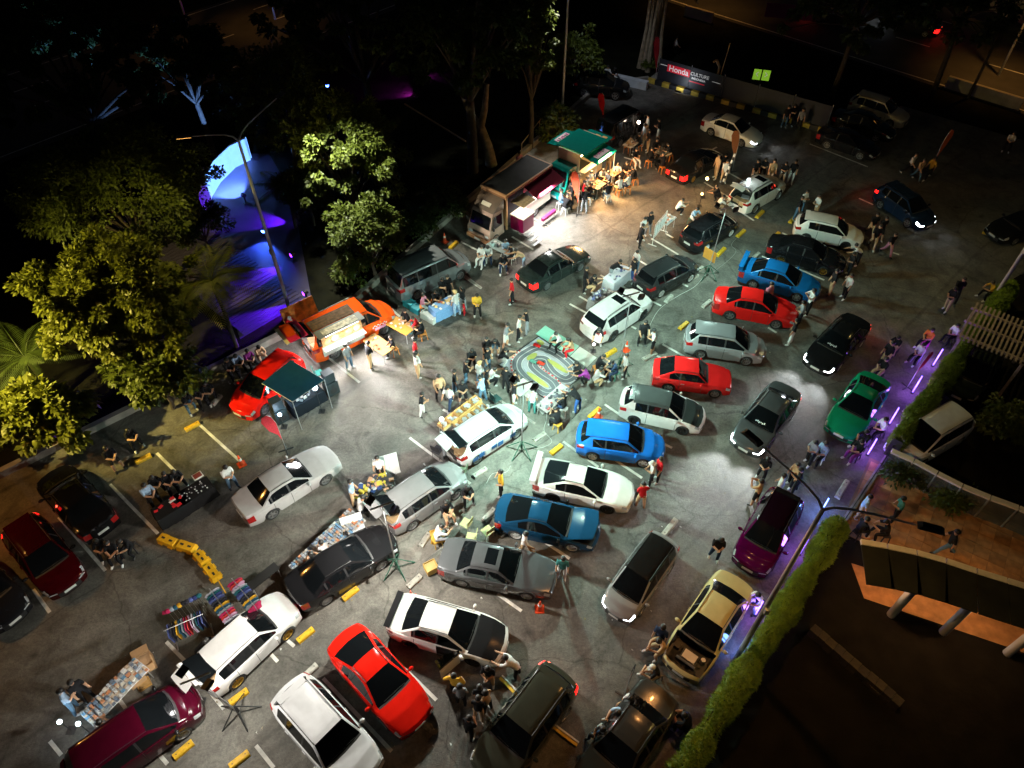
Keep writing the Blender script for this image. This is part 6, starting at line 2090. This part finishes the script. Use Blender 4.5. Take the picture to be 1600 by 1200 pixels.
# scraps of paper and leaves blown over the asphalt
mb = MB()
for k in range(230):
    px, py = random.uniform(150, 1350), random.uniform(330, 1190)
    if py < 1150 - px * .75:
        continue
    if py < (px - 560) * -.5 + 620 or px > 1500 - (py - 300) * .55:
        continue
    p = P(px, py, .008)
    s_ = random.uniform(.02, .07)
    a = random.uniform(0, 6.3)
    mb.add([(p.x + s_ * math.cos(a + q * 1.6 + .2 * q * q) * random.uniform(.6, 1.2), p.y + s_ * math.sin(a + q * 1.6) * random.uniform(.6, 1.2), p.z + random.uniform(.002, .02)) for q in range(4)], [(0, 1, 2, 3)], random.randrange(3))
tag(mb.obj('litter', [plastic((.6, .6, .57), .9), plastic((.35, .30, .2), .9), plastic((.16, .13, .06), .9)]), 'scattered scraps of paper and dry leaves on the asphalt', 'litter', None, 'stuff')
# ------------------------------------------------------------------ people
def pose_joints(lean=3, legs=((4, 4, 4), (-4, 4, 4)), arms=((5, 8, 12), (5, 8, 12)), twist=0, headp=5):
    """joint positions from joint angles; faces +x. legs: (hip forward, knee flex, splay); arms: (forward, outward, elbow flex)."""
    J = {}
    J['pelvis'] = Vector((0, 0, 0))
    ln = R(lean)
    up = Vector((math.sin(ln), 0, math.cos(ln)))
    J['spine'] = up * .20
    J['chest'] = up * .40
    J['neck'] = up * .52
    hp = R(lean * .5 + headp)
    hu = Vector((math.sin(hp), 0, math.cos(hp)))
    J['head'] = J['neck'] + hu * .13
    J['crown'] = J['head'] + hu * .10
    J['_hu'] = hu
    for s, nm, lg, ar in ((1, 'l', legs[0], arms[0]), (-1, 'r', legs[1], arms[1])):
        hip = Vector((0, s * .095, -.03))
        a, k, sp = R(lg[0]), R(lg[1]), R(lg[2])
        d = Vector((math.sin(a) * math.cos(sp), s * math.sin(sp), -math.cos(a) * math.cos(sp)))
        knee = hip + d * .42
        a2 = a - k
        d2 = Vector((math.sin(a2), s * math.sin(sp) * .3, -math.cos(a2))).normalized()
        ank = knee + d2 * .41
        J['hip' + nm], J['knee' + nm], J['ankle' + nm] = hip, knee, ank
        fa = max(-.3, min(.3, a2)) * .5
        J['toe' + nm] = ank + Vector((.17 * math.cos(fa), s * .03, -.045 + .1 * math.sin(fa)))
        sh = J['chest'] + up * .045 + Vector((0, s * .175, 0))
        p, o, e = R(ar[0]) , R(ar[1]), R(ar[2])
        d = Vector((math.sin(p) * math.cos(o), s * math.sin(o), -math.cos(p) * math.cos(o)))
        el = sh + d * .28
        p2 = p + e
        d2 = Vector((math.sin(p2), s * (math.sin(o) * .5 - .75 * (e > .6) - .25 * (e > .3)), -math.cos(p2))).normalized()
        wr = el + d2 * .24
        J['sh' + nm], J['el' + nm], J['wr' + nm], J['hand' + nm] = sh, el, wr, wr + d2 * .085
        J['_hd' + nm] = d2
    z = -min(J['anklel'].z, J['ankler'].z, J['pelvis'].z - .10 + 0.0 if lean > 900 else 9) + .085
    return J, z


BONES = [('pelvis', 'spine', 1), ('spine', 'chest', 1), ('chest', 'neck', 1), ('neck', 'head', 0), ('head', 'crown', 0)]
for s_ in 'lr':
    BONES += [('chest', 'sh' + s_, 1), ('sh' + s_, 'el' + s_, 1), ('el' + s_, 'wr' + s_, 6), ('wr' + s_, 'hand' + s_, 0),
              ('pelvis', 'hip' + s_, 2), ('hip' + s_, 'knee' + s_, 2), ('knee' + s_, 'ankle' + s_, 3), ('ankle' + s_, 'toe' + s_, 4)]
RAD = dict(pelvis=.150, spine=.145, chest=.155, neck=.060, head=.100, crown=.078, sh=.085, el=.056, wr=.038, hand=.033, hip=.108, knee=.075, ankle=.054, toe=.048)


def build_pose(nm, fat=1.0, **kw):
    J, z = pose_joints(**kw)
    for k in list(J):
        if not k.startswith('_'):
            J[k] = J[k] + Vector((0, 0, z))
    names = [k for k in J if not k.startswith('_')]
    me = bpy.data.meshes.new('body')
    me.from_pydata([tuple(J[k]) for k in names], [(names.index(a), names.index(b), ) for a, b, _ in BONES], [])
    o = bpy.data.objects.new('tmp', me)
    COL.objects.link(o)
    sk = o.modifiers.new('skin', 'SKIN')
    sk.branch_smoothing = .3
    for k, n_ in enumerate(names):
        base = n_ if n_ in RAD else n_[:-1]
        r = RAD[base] * (fat if base in ('pelvis', 'spine', 'chest') else 1)
        me.skin_vertices[0].data[k].radius = (r, r)
        me.skin_vertices[0].data[k].use_root = (n_ == 'pelvis')
    ss = o.modifiers.new('sub', 'SUBSURF')
    ss.levels = ss.render_levels = 1
    dg = bpy.context.evaluated_depsgraph_get()
    dg.update()
    m2 = bpy.data.meshes.new_from_object(o.evaluated_get(dg))
    bpy.data.objects.remove(o)
    mb = MB()
    mb.v = [tuple(v.co) for v in m2.vertices]
    mb.f = [tuple(p.vertices) for p in m2.polygons]
    C = np.array([tuple(p.center) for p in m2.polygons])
    best = np.full(len(C), 1e9)
    slot = np.zeros(len(C), int)
    for a, b, sl in BONES:
        A, B = np.array(J[a]), np.array(J[b])
        ab = B - A
        tt = np.clip(((C - A) @ ab) / (ab @ ab + 1e-9), 0, 1)
        ra = RAD[a if a in RAD else a[:-1]]
        rb = RAD[b if b in RAD else b[:-1]]
        dist = np.linalg.norm(C - (A + tt[:, None] * ab), axis=1) - (ra + (rb - ra) * tt)
        k = dist < best
        best[k] = dist[k]
        slot[k] = sl
    mb.m = [int(s) for s in slot]
    # face: nose, ears, eyes; hands: four fingers and a thumb on each palm
    hu = J['_hu']
    fw = Vector((hu.z, 0, -hu.x))
    hc = J['head'] + hu * .02
    mb.ball(tuple(hc + fw * .088), (.018, .014, .020), 6, 4, 0)
    for s in (1, -1):
        mb.ball(tuple(hc + Vector((0, s * .088, 0))), (.018, .012, .028), 6, 4, 0)
        mb.ball(tuple(hc + fw * .080 + Vector((0, s * .032, 0)) + hu * .022), (.010, .012, .008), 6, 4, 5)
    mb.ball(tuple(hc + fw * .080 - hu * .045), (.008, .024, .006), 6, 4, 5)
    for s, n_ in ((1, 'l'), (-1, 'r')):
        d = J['_hd' + n_]
        sd = d.orthogonal().normalized()
        pr = d.cross(sd)
        hd_ = J['hand' + n_]
        for q, (off, lf) in enumerate(((-.026, .060), (-.009, .072), (.009, .068), (.026, .052))):
            a = hd_ + sd * off - d * .01
            mid = a + d * lf * .55 + pr * .006
            mb.tube([a, mid, mid + d * lf * .4 + pr * .022], [.0095, .009, .007], 5, 0)
        a = hd_ - d * .055 + sd * .028 * s
        mb.tube([a, a + d * .035 + sd * .03 * s, a + d * .065 + sd * .038 * s + pr * .01], [.012, .011, .008], 5, 0)
    bm_ = mb.mesh('body', 60)
    # hair shells
    def hair(kind):
        h = MB()
        c = hc - fw * .012 + hu * .028
        M = Matrix((tuple(fw), (0, 1, 0), tuple(hu))).transposed()
        nu, nv = 12, 7
        rows = []
        for j in range(nv + 1):
            th = (math.pi / 2) * (1 - j / nv * (1.42 if kind == 'long' else 1.16))
            r_ = []
            for k in range(nu + 1):
                a = 2 * math.pi * k / nu
                cut = 1.0
                rr = .118
                v = Vector((rr * math.cos(th) * math.cos(a), rr * .96 * math.cos(th) * math.sin(a), rr * math.sin(th)))
                if v.z < .02 and v.x > .03:
                    v.z = .02 + (v.z - .02) * .12
                r_.append(tuple(c + M @ v))
            rows.append(r_)
        h.grid(rows)
        if kind == 'long':
            h.box(tuple(c - fw * .075 - hu * .13), (.06, .15, .22))
        if kind == 'cap':
            h.box(tuple(c + fw * .13 + hu * .02), (.11, .14, .014), ry=R(kw.get('lean', 3) * .5 + 8))
        return h.mesh(kind + '_hair', 60)
    return dict(body=bm_, hair=hair('short'), long=hair('long'), cap=hair('cap'), head=J['head'].copy(), root=z)


POSES = {
    'stand': build_pose('stand'),
    'stand2': build_pose('stand2', lean=4, legs=((8, 10, 6), (-6, 6, 5)), arms=((12, 6, 75), (16, 10, 88)), headp=22),
    'photo': build_pose('photo', lean=2, arms=((62, 16, 80), (62, 16, 80)), headp=8),
    'walk': build_pose('walk', lean=7, legs=((26, 10, 3), (-20, 24, 3)), arms=((-22, 8, 20), (24, 8, 26))),
    'hips': build_pose('hips', lean=0, arms=((-12, 46, 66), (-12, 46, 66)), headp=0),
    'sit': build_pose('sit', lean=8, legs=((82, 84, 9), (80, 80, 10)), arms=((34, 8, 42), (28, 8, 50)), headp=10),
    'sit2': build_pose('sit2', lean=24, legs=((80, 92, 12), (84, 72, 12)), arms=((44, 12, 48), (56, 10, 40)), headp=18),
    'squat': build_pose('squat', lean=34, legs=((112, 138, 16), (104, 134, 16)), arms=((62, 12, 28), (56, 12, 36)), headp=-4),
    'bend': build_pose('bend', lean=52, legs=((6, 10, 6), (2, 8, 6)), arms=((58, 8, 22), (64, 8, 14)), headp=-6),
    'big': build_pose('big', fat=1.22, lean=2, legs=((5, 4, 8), (-3, 4, 8)), arms=((8, 16, 24), (8, 16, 28)), headp=12),
}
SKINS = [mat("skin_%d" % k, c_, .55, spec=.4) for k, c_ in enumerate(((.42, .23, .135), (.36, .19, .11), (.50, .29, .18)))]
HAIRM = mat("hair_black", (.010, .009, .008), .5)
PC = {'K': ((.009, .009, .011), 'black'), 'W': ((.66, .66, .65), 'white'), 'G': ((.20, .21, .23), 'grey'), 'B': ((.03, .09, .28), 'blue'), 'R': ((.48, .012, .018), 'red'), 'Y': ((.52, .30, .03), 'yellow'), 'T': ((.46, .30, .17), 'tan'),
      'N': ((.02, .035, .075), 'navy'), 'P': ((.55, .20, .28), 'pink'), 'O': ((.55, .13, .03), 'orange'), 'C': ((.04, .17, .16), 'teal'), 'J': ((.07, .13, .20), 'denim'), 'L': ((.30, .42, .58), 'light blue'), 'V': ((.22, .03, .20), 'magenta'), 'S': ((.46, .30, .17), 'tan')}
POSTURE = {'stand': 'standing', 'stand2': 'with bent arms', 'photo': 'raising a camera', 'walk': 'walking', 'hips': 'with arms akimbo', 'sit': 'sitting', 'sit2': 'hunched', 'squat': 'squatting', 'bend': 'bending over', 'big': 'broad-shouldered'}
# head x, head y, pose, heading (degrees, 0 = right, 90 = away), top, legs (lower case s = shorts), flags: l long sleeves, h long hair, c/w/y cap black/white/straw, k child, seat letter after ':'
PEOPLE = """
821 487 stand2 190 K G|812 496 stand 0 W K|793 508 stand2 -10 G Ws|760 530 stand -60 K Ks|773 533 bend -90 K Js|790 547 squat 0 K W|762 546 stand -30 K J|737 548 stand2 -70 K K|749 568 stand 60 W J y|729 566 stand2 20 K J
710 581 stand 0 K J|722 598 stand2 -80 K Ks|685 589 big -60 T K l|699 606 walk -120 W N c|750 591 stand2 150 L J|761 577 stand 0 K K|773 577 squat 20 W K|791 577 big 60 K K l|805 583 stand2 50 K Ts|804 599 stand 10 K Ws
832 610 stand 90 W C w|659 616 stand2 0 K W|648 532 stand 10 R T|650 552 stand 40 W T h|869 522 sit2 -150 W K|888 531 sit2 180 T R h|936 516 bend -100 K K|901 568 squat 180 K K|911 576 squat 170 V K|943 557 sit2 0 K K :o
939 578 squat 20 W T|957 566 sit2 190 N N :g|979 556 stand 190 W K|880 619 sit 135 K N :w|893 606 bend 140 K B|868 640 sit2 120 K K :y|661 461 sit -10 P W :o|681 457 sit2 -60 K K :o|691 437 stand2 -60 K K|699 433 stand -45 K K
711 457 stand 135 W L y|721 451 stand 150 K G h|724 473 stand 180 R R k|745 462 stand2 -80 Y K l|752 386 sit -120 W W :w|762 387 sit2 -100 W N :w|786 401 sit2 -80 K N :w|790 377 sit -60 L J :w|798 384 sit 190 K K :w|806 392 bend 190 T L
799 438 stand 180 R K|632 486 sit -130 K K :o|645 498 sit2 190 R K :o|656 502 sit 185 K K :o|575 537 stand2 45 K T|540 541 stand -30 G J|610 528 sit 200 K K :o|452 498 sit2 -45 R K w:n|404 543 sit2 -45 T Ts :n|386 549 sit -45 V K :n
368 557 sit2 -45 L K :n|354 563 sit -40 K K :n|320 601 sit2 -45 K K :n|305 607 sit -45 K K :n|288 618 sit2 -40 K J :n|200 673 sit2 -45 K K :n|165 701 sit -45 K Ks :n|150 846 sit2 -60 K K :b|167 849 sit -80 K K :b|187 846 sit2 -100 K K :b
1008 196 stand 190 L T|1013 182 stand 180 W Ts|1030 188 stand2 170 K Ws|1015 205 stand 200 K T|987 215 sit2 -30 T K :o|999 211 sit 200 K K :o|1027 219 sit -60 K K :o|1044 226 sit2 190 K T :o|1019 233 sit 20 K K :o|1036 241 sit2 100 K K :o
995 234 sit -60 K W :o|954 236 stand -70 T T|966 257 sit -90 W K :o|980 255 sit -100 K K :o|989 263 sit2 170 K K :o|982 273 sit 150 W N :o|969 278 sit 110 W T :o|943 266 sit2 -60 W K :o|951 270 sit 200 N K :o|924 270 stand2 -40 W T
918 279 sit 0 W W :w|951 287 sit 100 K J :w|924 289 sit2 60 K K :w|914 285 stand 0 R K|915 296 stand2 90 K G|878 299 sit 10 L J :w|887 306 sit2 50 K K :w|880 282 stand -60 C K|893 289 stand2 190 K K|905 276 stand -50 T K
1124 244 stand 200 T T|1137 253 stand -90 W T h|1135 243 stand2 -60 K K|1185 252 stand -80 K W|1197 250 stand2 -100 K K|1120 292 squat 170 K K|1131 308 squat 0 W T|1067 313 squat 10 W K|1090 327 sit2 -60 L W :g|1018 334 stand -60 K G h
1008 342 stand2 -40 W K|1005 353 stand 10 K K|996 394 stand2 -150 W J|992 407 stand -150 K B h|969 409 bend 0 K G|917 420 stand 10 K K|929 432 squat 0 K T|1009 504 big -80 K K|1022 517 stand2 180 W Ks c|1211 252 stand -90 T W
1229 256 stand2 -100 K W|1244 253 stand -110 K W|1432 242 walk -60 W K|1445 251 walk -80 T J|1461 248 walk 200 Y K|1585 209 sit -120 W K :n|1262 300 stand2 -60 W J|1254 310 stand -30 K J|1281 307 stand2 190 W T|1372 336 walk -100 K T
1386 342 walk -90 K Ks|1376 354 walk -110 K Ts|1400 367 walk -80 K P|1335 397 stand2 190 K K|1338 384 bend 180 W K|1308 424 stand 180 K Ts|1331 431 stand 200 W K|1272 455 photo 190 W K|1256 474 stand2 170 G K|1245 502 stand 160 K W
1206 445 stand -60 P K|1507 437 walk -110 K K|1493 452 stand2 200 K T|1552 442 sit2 180 Y K :b|1497 509 sit -160 W K :b|1457 516 sit -150 O K :m|1443 540 sit -150 W K :l|1404 528 sit2 -150 K T :b|1395 537 stand -150 K T|1385 562 sit -150 K T :b
1384 656 sit -170 W K :b|1355 676 sit2 -160 K K :b|1347 691 sit -160 K V :b|1291 694 sit -150 L K :w|1275 692 stand2 -150 G K|1247 727 stand 200 T K|1252 735 stand2 160 K K|1225 744 big 150 W N|1200 718 stand2 -120 K K|1190 753 photo 140 T Ks
1127 844 stand2 -100 K N|1360 777 stand -20 L T|1412 780 stand2 170 C K|1355 812 sit 20 K K :b|1385 816 sit2 160 K K :b|1495 832 walk 160 K J|1020 724 stand2 180 W K w|1033 718 stand -170 R K|1006 757 stand2 100 R Ts|822 835 walk -10 W T
880 874 stand -100 C W|1036 981 stand -120 N K|1030 1002 sit2 200 T Ts :b|1020 1043 sit2 190 K T w:b|1185 930 sit2 -150 W L :b|985 1092 sit -160 W Ts :b|966 1114 sit2 -165 L K :b|942 1140 sit -160 W N :b|1070 1118 sit2 140 K K :b|709 1056 hips 80 Y K
718 1073 stand 90 G K|762 1045 stand2 -100 K T|749 1074 stand 100 K K|747 1092 stand2 80 K T|758 1083 stand 150 T K|733 1123 stand2 60 K K|790 1028 bend 160 W K|692 679 stand 30 K G|589 716 stand -90 W K|547 753 big 10 L T
567 778 sit2 40 W K :b|612 762 sit2 160 K Ts :b|730 763 sit2 -70 K K :b|697 786 sit -60 K Ts :b|782 738 hips 190 Y K|690 823 sit2 20 W G :y|502 848 sit 130 W K :b|486 867 sit2 120 T K h:b|352 731 stand2 -40 W J|225 759 sit -40 L K :b
237 747 sit2 -45 K K :b|256 741 sit -50 K K :b|271 738 sit2 -50 K K :b|94 1081 stand2 40 L J|111 1067 stand -30 K K|155 1129 sit 120 W J :b|322 1002 bend 30 K K|600 113 sit 0 K K :n|950 105 sit -80 W K :n|961 108 sit2 -80 K W :n
812 240 stand -60 P K|1058 60 walk 0 W K|1233 168 stand -90 K J|1243 166 stand2 -80 K K|1256 172 stand -100 G K
"""
SEATC = {'o': ((.58, .20, .04), 'orange'), 'w': ((.70, .71, .70), 'white'), 'g': ((.05, .16, .12), 'green'), 'y': ((.60, .36, .05), 'yellow'), 'b': ((.02, .02, .024), 'black'), 'm': ((.6, .02, .4), 'magenta'), 'l': ((.35, .33, .6), 'lilac')}
STM = MB()
STM.box((0, 0, .41), (.33, .33, .035), taper=.92)
STM_S = STM.mesh('seat')
LGM = {}
for sx in (1, -1):
    for sy in (1, -1):
        LGM[(sx, sy)] = MB().add([(sx * .17 + a, sy * .17 + b_, 0) for a, b_ in ((-.02, -.02), (.02, -.02), (.02, .02), (-.02, .02))] + [(sx * .125 + a, sy * .125 + b_, .40) for a, b_ in ((-.018, -.018), (.018, -.018), (.018, .018), (-.018, .018))],
                                 [(3, 2, 1, 0), (4, 5, 6, 7), (0, 1, 5, 4), (1, 2, 6, 5), (2, 3, 7, 6), (3, 0, 4, 7)]).mesh('leg')
nper = 0
for rec in PEOPLE.replace("\n", "|").split("|"):
    f = rec.split()
    if len(f) < 6:
        continue
    hx, hy, ps, hd, top, leg = float(f[0]), float(f[1]), f[2], R(float(f[3])), f[4], f[5]
    fl, seat = (f[6].split(':') + [''])[:2] if len(f) > 6 else ('', '')
    if len(f) > 6 and ':' not in f[6]:
        seat = ''
    if hx == 600:
        continue
    po = POSES[ps]
    sc = .58 if 'k' in fl else random.uniform(.98, 1.07)
    wallseat = {950: .58, 961: .58}.get(int(hx), 0)
    zoff = (wallseat - .40) if wallseat else (-.02 if seat == 'n' else 0)
    hw_ = P(hx, hy, po['head'].z * sc + zoff)
    ho = Matrix.Rotation(hd, 3, 'Z') @ (po['head'] * sc)
    short = leg.endswith('s')
    tc_, tn = PC[top]
    lc, ln_ = PC[leg[0]]
    lab = 'person in %s and %s %s %s' % (tn, ln_, 'shorts' if short else 'trousers', POSTURE[ps])
    t = thing('person', lab, 'person', (hw_.x - ho.x, hw_.y - ho.y, .004 + zoff), hd, 'people at the night meet', auto='near')
    t.scale = (sc, sc, sc)
    sk_ = SKINS[nper % 3]
    tm, lm = cloth(tc_), cloth(lc)
    shoe = plastic((.6, .6, .6)) if nper % 3 else BLACK
    link('body', po['body'], [sk_, tm, lm, sk_ if short else lm, shoe, BLACK, tm if 'l' in fl else sk_], t)
    if 'c' in fl or 'w' in fl or 'y' in fl:
        link('cap', po['cap'], cloth((.02, .02, .02) if 'c' in fl else (.65, .65, .63) if 'w' in fl else (.5, .36, .18)), t)
    else:
        link('hair', po['long'] if 'h' in fl else po['hair'], HAIRM, t)
    if ps.startswith('sit') and seat in SEATC:
        sc_, sn = SEATC[seat]
        s_ = thing('plastic_stool', '%s stool under a seated person' % sn, 'stool', (hw_.x - ho.x, hw_.y - ho.y, .004), hd + .3, 'stools under seated people', auto='near')
        k_ = (po['root'] - .135) / .425
        s_.scale = (1, 1, max(.4, k_))
        link('seat', STM_S, plastic(sc_), s_)
        for q in LGM:
            link('leg', LGM[q], plastic(sc_), s_)
    nper += 1
# ------------------------------------------------------------------ labels: single out look-alikes by their order from the left
ORD = ['leftmost', 'second from left', 'third from left', 'fourth from left', 'fifth from left', 'sixth from left', 'seventh from left', 'eighth from left', 'ninth from left', 'tenth from left',
       'eleventh from left', 'twelfth from left', 'thirteenth from left', 'fourteenth from left', 'fifteenth from left', 'sixteenth from left']


def near(o, skip=None):
    p = o.matrix_world.translation if o.parent else o.location
    best = min(LANDMARKS, key=lambda q: (q[0] - p.x) ** 2 + (q[1] - p.y) ** 2)
    return best[2]


bpy.context.view_layer.update()
for rec in THINGS:
    o, lab, auto = rec
    if auto:
        rec[1] = lab + " " + auto + " " + near(o)
groups = {}
for rec in THINGS:
    groups.setdefault(rec[1], []).append(rec[0])


def screen_x(o):
    q = o.location
    dz = (q.y * CP + (CAMH - q.z) * SP)
    return q.x / dz


for lab, os_ in groups.items():
    if len(os_) == 1:
        os_[0]["label"] = lab
    else:
        for k, o in enumerate(sorted(os_, key=screen_x)):
            o["label"] = lab + ", " + (ORD[k] if k < len(ORD) else "number %d from left" % (k + 1))
